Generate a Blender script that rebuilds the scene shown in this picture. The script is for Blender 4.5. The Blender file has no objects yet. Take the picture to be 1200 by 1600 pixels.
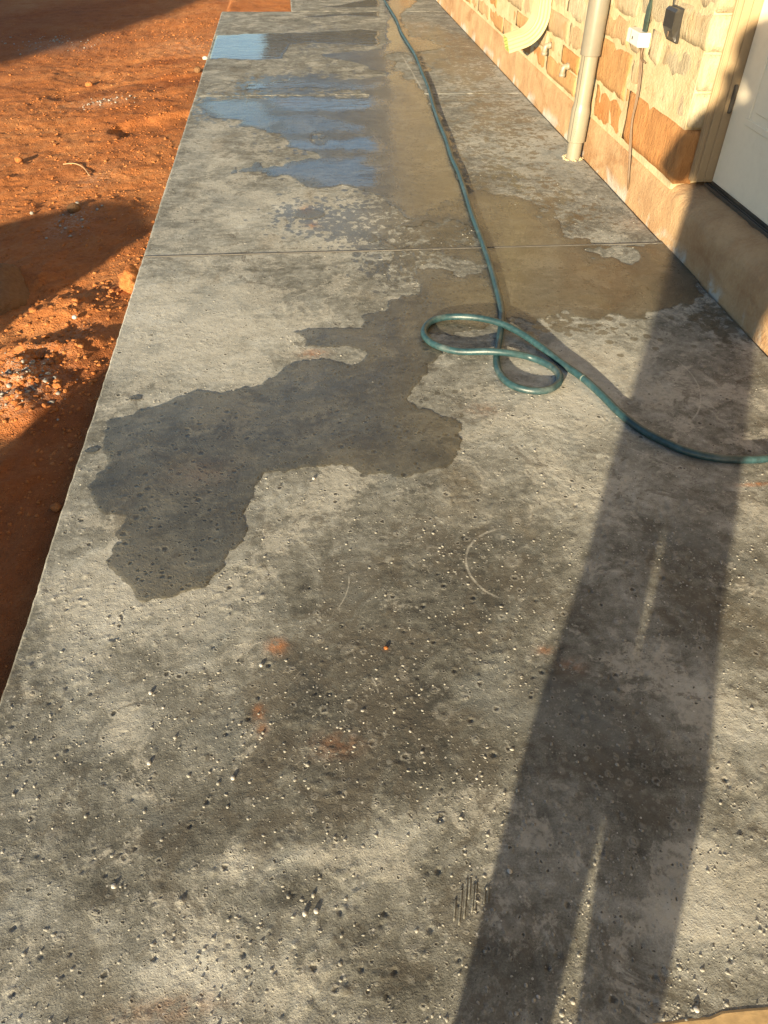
import bpy, math, random
import numpy as np
from mathutils import Matrix, Vector

S = bpy.context.scene
COL = S.collection
rng = np.random.RandomState(7)
random.seed(7)

# ------------------------------------------------------------------ camera
H = 1.5
PITCH, YAW, ROLL = math.radians(41.405), math.radians(-6.597), math.radians(1.162)
RCAM = (Matrix.Rotation(YAW, 3, 'Z') @ Matrix.Rotation(math.pi/2-PITCH, 3, 'X') @ Matrix.Rotation(ROLL, 3, 'Z'))
cd = bpy.data.cameras.new('camera')
cd.sensor_fit = 'VERTICAL'; cd.sensor_height = 32.0; cd.lens = 32.0*1200/1600
cd.clip_start = 0.02; cd.clip_end = 1500
cam = bpy.data.objects.new('camera', cd); COL.objects.link(cam)
cam.matrix_world = Matrix.Translation((0, 0, H)) @ RCAM.to_4x4()
S.camera = cam

# ------------------------------------------------------------------ sky and sun
SUN_EL = math.atan(0.2)
SUN_AZ = (0.4695, 0.8829)            # horizontal direction the light travels
w = bpy.data.worlds.new('World'); S.world = w; w.use_nodes = True
nt = w.node_tree; nt.nodes.clear()
sky = nt.nodes.new('ShaderNodeTexSky'); sky.sky_type = 'NISHITA'; sky.sun_disc = False
sky.ozone_density = 2.3; sky.dust_density = 0.4; sky.air_density = 1.1; sky.sun_elevation = SUN_EL; sky.sun_rotation = math.atan2(-SUN_AZ[0], -SUN_AZ[1])
bg = nt.nodes.new('ShaderNodeBackground'); bg.inputs[1].default_value = 0.073
wo = nt.nodes.new('ShaderNodeOutputWorld')
nt.links.new(sky.outputs[0], bg.inputs[0]); nt.links.new(bg.outputs[0], wo.inputs[0])
ld = bpy.data.lights.new('sun', 'SUN'); ld.energy = 5.0; ld.angle = math.radians(0.7); ld.color = (1, .81, .53)
sun = bpy.data.objects.new('sun', ld); COL.objects.link(sun)
ce = math.cos(SUN_EL)
sun.rotation_euler = Vector((SUN_AZ[0]*ce, SUN_AZ[1]*ce, -math.sin(SUN_EL))).to_track_quat('-Z', 'Y').to_euler()
S.view_settings.view_transform = 'Standard'; S.view_settings.look = 'None'
S.view_settings.gamma = 1; S.view_settings.use_curve_mapping = False
S.view_settings.exposure = 1.72

# ------------------------------------------------------------------ helpers
def at(px, py, z=0.0, x=None):
    """pixel of the photograph -> point on the level z (or on the wall plane x)"""
    d = RCAM @ Vector(((px-600)/1200, -(py-800)/1200, -1))
    t = (z-H)/d.z if x is None else x/d.x
    return Vector((d.x*t, d.y*t, H+d.z*t))

_P = np.random.RandomState(3).permutation(4096)
_V = np.random.RandomState(4).rand(4096)
def _h(ix, iy): return _V[_P[(ix + _P[iy & 4095]) & 4095]]
def vnoise(x, y):
    x = np.asarray(x, float); y = np.asarray(y, float)
    ix = np.floor(x).astype(int); iy = np.floor(y).astype(int)
    fx = x-ix; fy = y-iy; fx = fx*fx*(3-2*fx); fy = fy*fy*(3-2*fy)
    a = _h(ix, iy)*(1-fx)+_h(ix+1, iy)*fx; b = _h(ix, iy+1)*(1-fx)+_h(ix+1, iy+1)*fx
    return (a*(1-fy)+b*fy)*2-1
def fbm(x, y, o=4, g=.5):
    s = 0; a = 1; f = 1; t = 0
    for i in range(o):
        s = s+a*vnoise(x*f+17.3*i, y*f-9.1*i); t += a; a *= g; f *= 2.03
    return s/t
def sstep(a, b, x):
    t = np.clip((x-a)/(b-a), 0, 1); return t*t*(3-2*t)

def link(name, me, mat=None, parent=None, smooth=False):
    o = bpy.data.objects.new(name, me); COL.objects.link(o)
    if mat is not None and len(me.materials) == 0: me.materials.append(mat)
    if parent is not None: o.parent = parent
    if smooth and len(me.polygons): me.polygons.foreach_set('use_smooth', [True]*len(me.polygons))
    return o
def mesh(name, v, f, mat=None, parent=None, smooth=False):
    me = bpy.data.meshes.new(name); me.from_pydata([tuple(p) for p in v], [], [tuple(q) for q in f]); me.update()
    return link(name, me, mat, parent, smooth)
def npmesh(name, V, Q, mat=None, parent=None, smooth=False):
    """fast mesh from numpy arrays (all faces with the same number of corners)"""
    me = bpy.data.meshes.new(name); k = Q.shape[1]
    me.vertices.add(len(V)); me.vertices.foreach_set('co', np.asarray(V, np.float32).ravel())
    me.loops.add(Q.size); me.loops.foreach_set('vertex_index', Q.astype(np.int32).ravel())
    me.polygons.add(len(Q)); me.polygons.foreach_set('loop_start', np.arange(0, Q.size, k, dtype=np.int32))
    me.polygons.foreach_set('loop_total', np.full(len(Q), k, np.int32))
    me.update(calc_edges=True); me.validate()
    return link(name, me, mat, parent, smooth)
def attr(o, name, vals):
    a = o.data.attributes.new(name, 'FLOAT', 'POINT'); a.data.foreach_set('value', np.asarray(vals, np.float32))
def gridq(nx, ny, off=0):
    i, j = np.meshgrid(np.arange(nx-1), np.arange(ny-1))
    a = (j*nx+i).ravel()
    return np.stack([a, a+1, a+nx+1, a+nx], 1)+off
def thing(name, label, cat, loc=(0, 0, 0), group=None):
    o = bpy.data.objects.new(name, None); COL.objects.link(o); o.empty_display_size = .1
    o.location = loc; return tag(o, label, cat, group)
def tag(o, label, cat, group=None, kind=None):
    o['label'] = label; o['category'] = cat
    if group: o['group'] = group
    if kind: o['kind'] = kind
    return o
def hold(o, parent):
    """parent while keeping world coordinates of a mesh written in world space"""
    o.parent = parent
    if parent.type == 'EMPTY': o.matrix_parent_inverse = Matrix.Translation(-Vector(parent.location))
    return o

class MB:
    def __init__(s): s.v = []; s.f = []
    def add(s, v, f):
        k = len(s.v); s.v += [tuple(p) for p in v]; s.f += [tuple(i+k for i in q) for q in f]; return s
    def box(s, x0, x1, y0, y1, z0, z1, b=0.0):
        if b <= 0:
            v = [(x, y, z) for z in (z0, z1) for y in (y0, y1) for x in (x0, x1)]
            return s.add(v, [(0, 2, 3, 1), (4, 5, 7, 6), (0, 1, 5, 4), (2, 6, 7, 3), (0, 4, 6, 2), (1, 3, 7, 5)])
        # chamfered box: each corner becomes three points
        lo = (x0, y0, z0); hi = (x1, y1, z1); v = []; idx = {}
        for c in range(8):
            sg = [(c >> k) & 1 for k in range(3)]
            for a in range(3):
                p = [(hi[k]-b if sg[k] else lo[k]+b) for k in range(3)]
                p[a] = hi[a] if sg[a] else lo[a]
                idx[(c, a)] = len(v); v.append(p)
        f = []
        for a in range(3):
            b1, b2 = (a+1) % 3, (a+2) % 3
            for sd in (0, 1):
                cs = [(sd << a) | (p << b1) | (q << b2) for p, q in ((0, 0), (1, 0), (1, 1), (0, 1))]
                q = [idx[(c, a)] for c in cs]; f.append(q if sd else q[::-1])
        for a in range(3):
            b1, b2 = (a+1) % 3, (a+2) % 3
            for p in (0, 1):
                for q in (0, 1):
                    c0 = (p << b1) | (q << b2); c1 = c0 | (1 << a)
                    qd = [idx[(c0, b1)], idx[(c1, b1)], idx[(c1, b2)], idx[(c0, b2)]]
                    f.append(qd if p ^ q else qd[::-1])
        for c in range(8):
            t = [idx[(c, 0)], idx[(c, 1)], idx[(c, 2)]]
            n = bin(c).count('1'); f.append(t if n % 2 else t[::-1])
        return s.add(v, f)
    def tube(s, pts, r, n=12, caps=True):
        pts = [Vector(p) for p in pts]; m = len(pts); rs = r if isinstance(r, (list, tuple)) else [r]*m
        up = Vector((0, 0, 1)); v = []; prev = None
        for i, p in enumerate(pts):
            t = (pts[min(i+1, m-1)]-pts[max(i-1, 0)]).normalized()
            if prev is None:
                a = t.cross(up)
                if a.length < .05: a = t.cross(Vector((1, 0, 0)))
                a.normalize()
            else: a = (prev-t*prev.dot(t)).normalized()
            prev = a; b = t.cross(a)
            for k in range(n):
                th = 2*math.pi*k/n; v.append(p+(a*math.cos(th)+b*math.sin(th))*rs[i])
        f = [(i*n+k, i*n+(k+1) % n, (i+1)*n+(k+1) % n, (i+1)*n+k) for i in range(m-1) for k in range(n)]
        if caps: f += [tuple(range(n))[::-1], tuple((m-1)*n+k for k in range(n))]
        return s.add(v, f)
    def lathe(s, prof, c, n=24):
        v = [(c[0]+r*math.cos(2*math.pi*k/n), c[1]+r*math.sin(2*math.pi*k/n), z) for r, z in prof for k in range(n)]
        f = [(i*n+k, i*n+(k+1) % n, (i+1)*n+(k+1) % n, (i+1)*n+k) for i in range(len(prof)-1) for k in range(n)]
        return s.add(v, f)
    def build(s, name, mat=None, parent=None, smooth=False): return mesh(name, s.v, s.f, mat, parent, smooth)

def catmull(P, k=8):
    P = [Vector(p) for p in P]; out = []
    for i in range(len(P)-1):
        a, b, c, d = P[max(i-1, 0)], P[i], P[i+1], P[min(i+2, len(P)-1)]
        for j in range(k):
            t = j/k
            out.append(.5*((2*b)+(c-a)*t+(2*a-5*b+4*c-d)*t*t+(3*b-a-3*c+d)*t**3))
    return out+[P[-1]]

# ------------------------------------------------------------------ node helpers
class NB:
    def __init__(s, name):
        s.m = bpy.data.materials.new(name); s.m.use_nodes = True; s.t = s.m.node_tree; s.t.nodes.clear()
        s.out = s.n('ShaderNodeOutputMaterial'); s.b = s.n('ShaderNodeBsdfPrincipled'); s.l(s.b.outputs[0], s.out.inputs[0])
        s.co = s.n('ShaderNodeTexCoord').outputs['Object']
        s.b.inputs['Roughness'].default_value = .8
    def n(s, t): return s.t.nodes.new(t)
    def l(s, a, b): s.t.links.new(a, b)
    def put(s, sock, v):
        if isinstance(v, bpy.types.NodeSocket): s.l(v, sock)
        elif isinstance(v, (tuple, list)) and len(v) == 3 and sock.type == 'RGBA': sock.default_value = (*v, 1)
        else: sock.default_value = v
    def math(s, op, a, b=0.0, c=0.0, clamp=False):
        n = s.n('ShaderNodeMath'); n.operation = op; n.use_clamp = clamp
        s.put(n.inputs[0], a); s.put(n.inputs[1], b); s.put(n.inputs[2], c); return n.outputs[0]
    def vec(s, op, a, b):
        n = s.n('ShaderNodeVectorMath'); n.operation = op; s.put(n.inputs[0], a); s.put(n.inputs[1], b); return n.outputs[0]
    def noise(s, sc, det=4, rough=.55, dist=0.0, co=None):
        n = s.n('ShaderNodeTexNoise'); n.inputs['Scale'].default_value = sc; n.inputs['Detail'].default_value = det
        n.inputs['Roughness'].default_value = rough; n.inputs['Distortion'].default_value = dist
        s.l(co or s.co, n.inputs['Vector']); return n.outputs['Fac']
    def voro(s, sc, feat='F1', co=None, rnd=1.0):
        n = s.n('ShaderNodeTexVoronoi'); n.feature = feat; n.inputs['Scale'].default_value = sc
        n.inputs['Randomness'].default_value = rnd; s.l(co or s.co, n.inputs['Vector']); return n
    def ramp(s, f, stops, interp='LINEAR'):
        n = s.n('ShaderNodeValToRGB'); n.color_ramp.interpolation = interp; e = n.color_ramp.elements
        while len(e) < len(stops): e.new(.5)
        for k, (p, c) in zip(e, stops):
            k.position = p; k.color = (*c, 1) if not isinstance(c, (int, float)) else (c, c, c, 1)
        s.put(n.inputs[0], f); return n.outputs[0]
    def mix(s, f, a, b, mode='MIX'):
        n = s.n('ShaderNodeMix'); n.data_type = 'RGBA'; n.blend_type = mode
        s.put(n.inputs[0], f); s.put(n.inputs[6], a); s.put(n.inputs[7], b); return n.outputs[2]
    def step(s, x, a, b):
        n = s.n('ShaderNodeMapRange'); n.interpolation_type = 'SMOOTHSTEP'
        s.put(n.inputs[0], x); s.put(n.inputs[1], a); s.put(n.inputs[2], b); return n.outputs[0]
    def attr(s, name):
        n = s.n('ShaderNodeAttribute'); n.attribute_name = name; return n
    def scale(s, v):
        n = s.n('ShaderNodeMapping'); n.inputs['Scale'].default_value = v; s.l(s.co, n.inputs[0]); return n.outputs[0]
    def bump(s, h, dist=1.0, st=1.0, nrm=None):
        n = s.n('ShaderNodeBump'); n.inputs['Strength'].default_value = st; n.inputs['Distance'].default_value = dist
        s.l(h, n.inputs['Height'])
        if nrm is not None: s.l(nrm, n.inputs['Normal'])
        return n.outputs[0]
    def base(s, c, rough=None, bump=None, spec=None):
        s.put(s.b.inputs['Base Color'], c)
        if rough is not None: s.put(s.b.inputs['Roughness'], rough)
        if bump is not None: s.l(bump, s.b.inputs['Normal'])
        if spec is not None: s.b.inputs['Specular IOR Level'].default_value = spec
        return s.m

def circ(p):
    (ax, ay), (bx, by), (cx, cy) = [tuple(at(*q))[:2] for q in p]
    d = 2*(ax*(by-cy)+bx*(cy-ay)+cx*(ay-by))
    ux = ((ax*ax+ay*ay)*(by-cy)+(bx*bx+by*by)*(cy-ay)+(cx*cx+cy*cy)*(ay-by))/d
    uy = ((ax*ax+ay*ay)*(cx-bx)+(bx*bx+by*by)*(ax-cx)+(cx*cx+cy*cy)*(bx-ax))/d
    am = math.atan2(by-uy, bx-ux); df = lambda x, y: abs((math.atan2(y-uy, x-ux)-am+math.pi) % (2*math.pi)-math.pi)
    return (ux, uy), math.hypot(ax-ux, ay-uy), am, (df(ax, ay)+df(cx, cy))/2
ARCS = [(circ(p), w_, st) for p, w_, st in ((((775, 828), (728, 872), (792, 937)), .004, .6), (((808, 640), (868, 682), (945, 662)), .003, .5), (((1068, 572), (1094, 612), (1068, 668)), .0035, .6),
        (((835, 655), (955, 690), (1085, 742)), .003, .45), (((626, 84), (645, 115), (664, 148)), .007, .7), (((700, 196), (728, 222), (756, 250)), .006, .5), (((238, 750), (243, 800), (232, 870)), .006, .3), (((545, 900), (542, 925), (528, 950)), .002, .5), (((580, 1058), (588, 1070), (591, 1083)), .002, .6))]
def concrete(name, wet, grit=False):
    b = NB(name)
    tone = b.attr('tone').outputs['Fac']; film = b.attr('film').outputs['Fac']
    damp_shade = b.attr('damp_shade').outputs['Fac']; rust = b.attr('rust').outputs['Fac']
    n1 = b.noise(1.7, 7, .62, .5); n2 = b.noise(7.5, 6, .6, .8); n3 = b.noise(38, 5, .6); n4 = b.noise(260, 3, .6); n5 = b.noise(900, 2, .6)
    sw = b.noise(3.6, 6, .65, 2.8, b.scale((1, 1.5, 1)))
    v = b.math('MULTIPLY_ADD', tone, .36, .48)
    for n, k in ((n1, .8), (n2, 1.05), (n3, .8), (n4, .6), (sw, .75), (n5, .45)):
        v = b.math('ADD', v, b.math('MULTIPLY', b.math('SUBTRACT', n, .5), k))
    if grit: v = b.math('ADD', v, .05)
    col = b.ramp(v, [(.0, (.050, .050, .044)), (.30, (.118, .118, .102)), (.52, (.187, .188, .166)), (.76, (.285, .289, .260)), (1, (.41, .415, .38))])
    lt = b.math('ADD', b.noise(4.3, 9, .72, .5), b.math('MULTIPLY', tone, .105))
    lm = b.math('MULTIPLY', b.step(lt, .535, .575), b.step(b.noise(60, 4, .7), .30, .55))
    col = b.mix(b.math('MULTIPLY', lm, .62), col, (.385, .375, .325))
    ls = b.math('MULTIPLY', b.step(b.math('SUBTRACT', b.noise(5.7, 9, .74, .8), b.math('MULTIPLY', tone, .08)), .545, .58), b.step(b.noise(75, 4, .7), .25, .5))
    col = b.mix(b.math('MULTIPLY', ls, .62), col, (.088, .080, .064))
    # bluish-grey cement paste patches
    col = b.mix(b.math('MULTIPLY', b.step(b.noise(3.1, 4, .6, 1.0), .52, .68), .4), col, (.165, .18, .175), 'MIX')
    col = b.mix(b.math('MULTIPLY', b.step(b.noise(2.3, 5, .65, .6, b.scale((1.3, .8, 1))), .55, .72), .35), col, (.20, .165, .11))
    # pocks: pale halo round a dark hole
    hgt = b.math('MULTIPLY', b.math('SUBTRACT', n4, .5), .0011)
    hgt = b.math('ADD', hgt, b.math('MULTIPLY', b.math('SUBTRACT', n3, .5), .003))
    hgt = b.math('ADD', hgt, b.math('MULTIPLY', b.math('SUBTRACT', n5, .5), .0006))
    wn = b.n('ShaderNodeTexNoise'); wn.inputs['Scale'].default_value = 110; wn.inputs['Detail'].default_value = 3; b.l(b.co, wn.inputs['Vector'])
    wsc = b.n('ShaderNodeVectorMath'); wsc.operation = 'MULTIPLY_ADD'; b.l(wn.outputs['Color'], wsc.inputs[0]); wsc.inputs[1].default_value = (.011, .011, 0); b.l(b.co, wsc.inputs[2])
    wco = wsc.outputs[0]
    for sc, thr, amp in (((15, .72, .6), (30, .62, .8), (62, .45, .75), (130, .45, .5)) if not wet else ((30, .35, .8), (48, .25, .9), (110, .2, .8))):
        vo = b.voro(sc, co=wco); d = vo.outputs['Distance']
        sp = b.n('ShaderNodeSeparateColor'); b.l(vo.outputs['Color'], sp.inputs[0])
        has = b.math('GREATER_THAN', sp.outputs[0], thr)
        R = b.math('MULTIPLY_ADD', sp.outputs[1], *((.30, .16) if wet else (.22, .09)))
        q = b.math('DIVIDE', d, R)
        hole = b.math('MULTIPLY', b.math('SUBTRACT', 1.0, b.step(q, .35, .8)), has if sc != 15 else 0.0)
        ring = b.math('MULTIPLY', b.math('MULTIPLY', b.step(q, .55, .95), b.math('SUBTRACT', 1.0, b.step(q, 1.0, 1.55))), has)
        up = b.math('MULTIPLY_ADD', b.math('GREATER_THAN', sp.outputs[2], .3), 2.0, -1.0)
        col = b.mix(b.math('MULTIPLY', hole, 0.0 if wet else .35), col, (.34, .33, .29))
        hgt = b.math('ADD', hgt, b.math('MULTIPLY', b.math('MULTIPLY', hole, up), .0030*amp))
        hgt = b.math('ADD', hgt, b.math('MULTIPLY', ring, .0008*amp))
        col = b.mix(b.math('MULTIPLY', ring, (.05 if wet else .34)*amp), col, (.36, .355, .32))
        dk = b.math('MULTIPLY', hole, b.math('LESS_THAN', sp.outputs[2], .85 if wet else .3))
        col = b.mix(b.math('MULTIPLY', dk, .85), col, (.03, .029, .026))
    vo = b.voro(85); sp = b.n('ShaderNodeSeparateColor'); b.l(vo.outputs['Color'], sp.inputs[0])
    wsp = b.math('MULTIPLY', b.math('GREATER_THAN', sp.outputs[0], .955), b.math('LESS_THAN', vo.outputs['Distance'], .2))
    col = b.mix(b.math('MULTIPLY', wsp, .2 if wet else .7), col, (.5, .49, .45))
    # fine hair scratches
    sc = b.noise(3, 2, .5, 0, None); wv = b.voro(9, 'DISTANCE_TO_EDGE', b.vec('ADD', b.scale((1.4, .5, 1)), b.mix(1.0, (0, 0, 0), b.noise(4, 3), 'ADD')))
    hair = b.math('MULTIPLY', b.math('SUBTRACT', 1.0, b.step(wv.outputs['Distance'], .0, .018)), b.step(b.noise(6, 2), .55, .68))
    col = b.mix(b.math('MULTIPLY', hair, .28), col, (.42, .41, .36))
    # chalky curved scuffs
    sx = b.n('ShaderNodeSeparateXYZ'); b.l(b.co, sx.inputs[0])
    for ((ux, uy), R, am, half), wd_, st_ in ARCS:
        dx = b.math('SUBTRACT', sx.outputs[0], ux); dy = b.math('SUBTRACT', sx.outputs[1], uy)
        dd = b.math('SQRT', b.math('ADD', b.math('MULTIPLY', dx, dx), b.math('MULTIPLY', dy, dy)))
        inw = b.math('DIVIDE', b.math('ADD', b.math('MULTIPLY', dx, math.cos(am)), b.math('MULTIPLY', dy, math.sin(am))), b.math('MAXIMUM', dd, .001))
        win = b.step(inw, math.cos(half*1.1), math.cos(half*.8))
        off = b.math('ABSOLUTE', b.math('SUBTRACT', b.math('ADD', dd, b.math('MULTIPLY_ADD', n2, wd_*3, -wd_*1.5)), R))
        ln = b.math('SUBTRACT', 1.0, b.step(off, wd_*.3, wd_*1.3))
        m = b.math('MULTIPLY', b.math('MULTIPLY', ln, win), b.step(b.noise(30, 5, .7), .30, .58))
        col = b.mix(b.math('MULTIPLY', m, st_*(.4 if wet else 1)), col, (.42, .41, .36))
    rs = b.math('MULTIPLY', rust, b.step(b.noise(45, 5, .65), .3, .62))
    col = b.mix(b.math('MULTIPLY', rs, .8), col, (.43, .17, .055))
    wcol = b.mix(1.0, b.mix(.15, col, (.17, .155, .12)), (.36, .35, .315), 'MULTIPLY')
    if wet:
        sil = b.math('MULTIPLY', b.step(b.noise(4.2, 5, .6, .7), .45, .7), .35)
        wcol = b.mix(sil, wcol, (.095, .08, .045))
        cr = b.math('MULTIPLY_ADD', b.math('SUBTRACT', 1.0, film), .33, .03)
        cr = b.math('ADD', cr, b.math('MULTIPLY', b.math('SUBTRACT', 1.0, film), b.math('MULTIPLY', n3, .12)))
        rip = b.math('MULTIPLY', b.math('SUBTRACT', b.noise(13, 4, .55, .6, b.scale((.6, 1.6, 1))), .5), .0022)
        rip = b.math('ADD', rip, b.math('MULTIPLY', b.math('MULTIPLY', hgt, b.math('SUBTRACT', 1.0, film)), .55))
        b.base(wcol, .55, b.bump(hgt, 1, .6), .3)
        b.b.inputs['Coat Weight'].default_value = 1.0; b.b.inputs['Coat IOR'].default_value = 1.33
        b.l(cr, b.b.inputs['Coat Roughness']); b.l(b.bump(rip, 1, .8), b.b.inputs['Coat Normal'])
    else:
        sn = b.math('MULTIPLY_ADD', b.noise(26, 5, .62, .3, b.scale((1, .8, 1))), .62, b.math('MULTIPLY', b.noise(7, 4, .6), .38))
        vs = b.voro(19, co=b.vec('ADD', b.co, b.mix(1.0, (0, 0, 0), b.noise(30, 4), 'ADD')) if False else wco); ss = b.n('ShaderNodeSeparateColor'); b.l(vs.outputs['Color'], ss.inputs[0])
        rr = b.math('MULTIPLY', b.math('MULTIPLY', damp_shade, ss.outputs[0]), 1.5)
        drop = b.math('MULTIPLY', b.step(b.math('SUBTRACT', b.math('ADD', rr, b.math('MULTIPLY_ADD', n3, .5, -.25)), vs.outputs['Distance']), .0, .06), b.step(damp_shade, .08, .16))
        dm = b.step(b.math('ADD', damp_shade, b.math('MULTIPLY_ADD', b.math('SUBTRACT', sn, .5), 1.35, .5)), .88, .92)
        dm = b.math('MAXIMUM', dm, b.math('MULTIPLY', drop, .9))
        soft = b.math('MULTIPLY', b.step(b.math('ADD', damp_shade, b.noise(4, 4)), .75, 1.2), .3)
        col = b.mix(soft, col, wcol); col = b.mix(b.math('MULTIPLY', dm, .93), col, wcol)
        b.base(col, b.math('MULTIPLY_ADD', dm, -.42, .86), b.bump(hgt, 1, 1.0), .3)
        b.l(b.math('MULTIPLY', dm, .55), b.b.inputs['Coat Weight']); b.b.inputs['Coat Roughness'].default_value = .22
        b.b.inputs['Coat IOR'].default_value = 1.33
    return b.m

M = {}
M['dry'] = concrete('dry_concrete', False)
M['wet'] = concrete('wet_concrete', True)

def soil(name, kind):
    b = NB(name)
    n1 = b.noise(1.1, 6, .6, .5); n2 = b.noise(7, 6, .65); n3 = b.noise(45, 5, .65); n4 = b.noise(220, 3, .6)
    v = b.math('ADD', b.math('MULTIPLY_ADD', n1, .45, .02), b.math('ADD', b.math('MULTIPLY', n2, .35), b.math('ADD', b.math('MULTIPLY', n3, .3), b.math('MULTIPLY', n4, .18))))
    col = b.ramp(v, [(.34, (.11, .031, .010)), (.52, (.26, .088, .026)), (.66, (.37, .138, .044)), (.85, (.45, .22, .09))])
    if kind == 'ground':
        gr = b.math('MULTIPLY', b.step(b.noise(2.6, 6, .65, .6), .58, .70), .5)
        col = b.mix(gr, col, (.20, .085, .042))
        pale = b.math('MULTIPLY', b.attr('pale').outputs['Fac'], b.step(b.noise(55, 5, .7), .42, .62))
        col = b.mix(b.math('MULTIPLY', pale, .75), col, (.46, .34, .25))
        da = b.attr('damp_shade').outputs['Fac']
        col = b.mix(da, col, b.mix(1.0, col, (.62, .54, .52), 'MULTIPLY'))  # soil colour darkened by the painted shade mask
    if kind == 'rock': col = b.mix(.75, col, b.mix(n3, (.07, .045, .022), (.20, .14, .08)))
    h = b.math('ADD', b.math('MULTIPLY', n3, .012), b.math('MULTIPLY', n4, .0045))
    vo = b.voro(120); h = b.math('ADD', h, b.math('MULTIPLY', b.math('SUBTRACT', 1.0, b.step(vo.outputs['Distance'], .1, .5)), .003))
    return b.base(col, .92, b.bump(h, 1, .9), .15)
M['soil'] = soil('red_soil', 'ground'); M['crumb'] = soil('soil_crumb', 'crumb'); M['rock'] = soil('muddy_rock', 'rock')

def plain(name, c, rough=.5, var=.12, bump=.0004, sc=60, dirt=None, spec=.5):
    b = NB(name); n = b.noise(sc, 5, .6); n2 = b.noise(sc*.12, 4, .6)
    k = b.math('ADD', b.math('MULTIPLY', n, .6), b.math('MULTIPLY', n2, .4))
    col = b.mix(b.step(k, .3, .7), tuple(x*(1-var) for x in c), tuple(min(1, x*(1+var)) for x in c))
    if dirt: col = b.mix(b.math('MULTIPLY', b.step(b.noise(9, 6, .65), .5, .75), dirt[1]), col, dirt[0])
    return b.base(col, rough, b.bump(b.math('MULTIPLY', n, bump), 1, 1), spec)
M['white_grit'] = plain('white_grit', (.40, .39, .36), .7, .15, .0006, 300)
M['grey_grit'] = plain('grey_grit', (.24, .237, .21), .85, .3, .001, 250)
M['dark_grit'] = plain('dark_grit', (.10, .095, .085), .8, .3, .001, 250)
M['hose'] = plain('teal_rubber', (.017, .047, .055), .42, .4, .0008, 60, ((.20, .22, .20), .32))
M['hose_band'] = plain('worn_band', (.09, .12, .11), .6)
M['pvc'] = plain('grey_pvc', (.175, .160, .128), .38, .05, .0001, 30, ((.24, .19, .12), .25))
M['pvc_light'] = plain('cream_pvc', (.215, .195, .148), .38, .05, .0001, 30, ((.28, .21, .13), .3))
M['print'] = plain('pipe_print', (.07, .068, .055), .6)
M['spout'] = plain('almond_metal', (.36, .32, .185), .35, .04, .0001, 20)
M['spout_in'] = plain('spout_inside', (.20, .24, .07), .5)
M['white_plastic'] = plain('white_plastic', (.62, .60, .54), .4, .04, .0001, 20)
M['black_plastic'] = plain('black_plastic', (.028, .026, .023), .35, .15, .0002, 60, ((.12, .10, .07), .3))
M['cable'] = plain('brown_cable', (.13, .085, .05), .55, .2)
M['strap'] = plain('dark_green_strap', (.035, .055, .042), .5, .2)
M['door'] = plain('door_paint', (.80, .73, .57), .45, .03, .00012, 260, ((.60, .52, .38), .25))
M['frame'] = plain('tan_paint', (.31, .225, .13), .45, .04, .00015, 60)
M['hinge'] = plain('dark_hinge', (.055, .047, .038), .45, .3, .0004, 120)
M['bronze'] = plain('bronze_threshold', (.085, .068, .050), .4, .35, .0006, 70, ((.20, .15, .10), .6))
M['timber'] = plain('pale_timber', (.42, .29, .14), .7, .25, .001, 40)
M['spatter'] = plain('cement_spatter', (.24, .225, .20), .8, .3, .001, 120)
M['twig'] = plain('twig', (.32, .20, .10), .8)
M['roof'] = plain('roof_shingle', (.09, .075, .06), .85, .3, .002, 20)
M['darkwood'] = plain('dark_boards', (.012, .011, .007), .75, .3, .002, 12)

def stone_mat():
    b = NB('chopped_limestone'); t = b.attr('tint').outputs['Color']
    rk = b.noise(30, 6, .7, .4, b.scale((1, 1.6, .55))); n2 = b.noise(9, 5, .65); n3 = b.noise(140, 4, .6)
    k = b.math('ADD', b.math('MULTIPLY', rk, .5), b.math('ADD', b.math('MULTIPLY', n2, .35), b.math('MULTIPLY', n3, .15)))
    col = b.mix(1.0, t, b.ramp(k, [(.3, (.66, .60, .54)), (.5, (.95, .94, .92)), (.7, (1.25, 1.28, 1.3))]), 'MULTIPLY')
    col = b.mix(b.math('MULTIPLY', b.step(b.noise(5, 4, .6, .5), .52, .68), .35), col, b.mix(1.0, t, (1.0, .72, .45), 'MULTIPLY'))
    h = b.math('ADD', b.math('MULTIPLY', rk, .012), b.math('MULTIPLY', n3, .002))
    return b.base(col, .88, b.bump(h, 1, 1.0), .2)
M['stone'] = stone_mat()
def wall_mat(name, c1, c2, c3=None):
    b = NB(name); n = b.noise(6, 6, .65, .4); n3 = b.noise(70, 5, .65)
    col = b.mix(b.step(b.math('ADD', b.math('MULTIPLY', n, .7), b.math('MULTIPLY', n3, .3)), .35, .65), c1, c2)
    if c3:
        sx = b.n('ShaderNodeSeparateXYZ'); b.l(b.co, sx.inputs[0])
        d = b.math('ADD', sx.outputs[2], b.math('MULTIPLY', n, .10))
        ef = b.math('MULTIPLY', b.math('SUBTRACT', 1.0, b.step(d, .06, .13)), b.step(b.noise(3.2, 5, .6, .4), .50, .58))
        col = b.mix(ef, col, c3)
        st = b.math('MULTIPLY', b.step(b.noise(2.2, 5, .65, .4, b.scale((1, 1, 2.5))), .5, .66), .55)
        col = b.mix(st, col, (.25, .125, .055))
    h = b.math('ADD', b.math('MULTIPLY', n3, .006), b.math('MULTIPLY', b.noise(22, 5, .65), .008))
    return b.base(col, .9, b.bump(h, 1, .8), .2)
M['mortar'] = wall_mat('buff_mortar', (.40, .315, .18), (.52, .43, .27))
M['plinth'] = wall_mat('stained_plinth', (.33, .205, .11), (.43, .295, .165), (.42, .40, .35))

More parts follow.
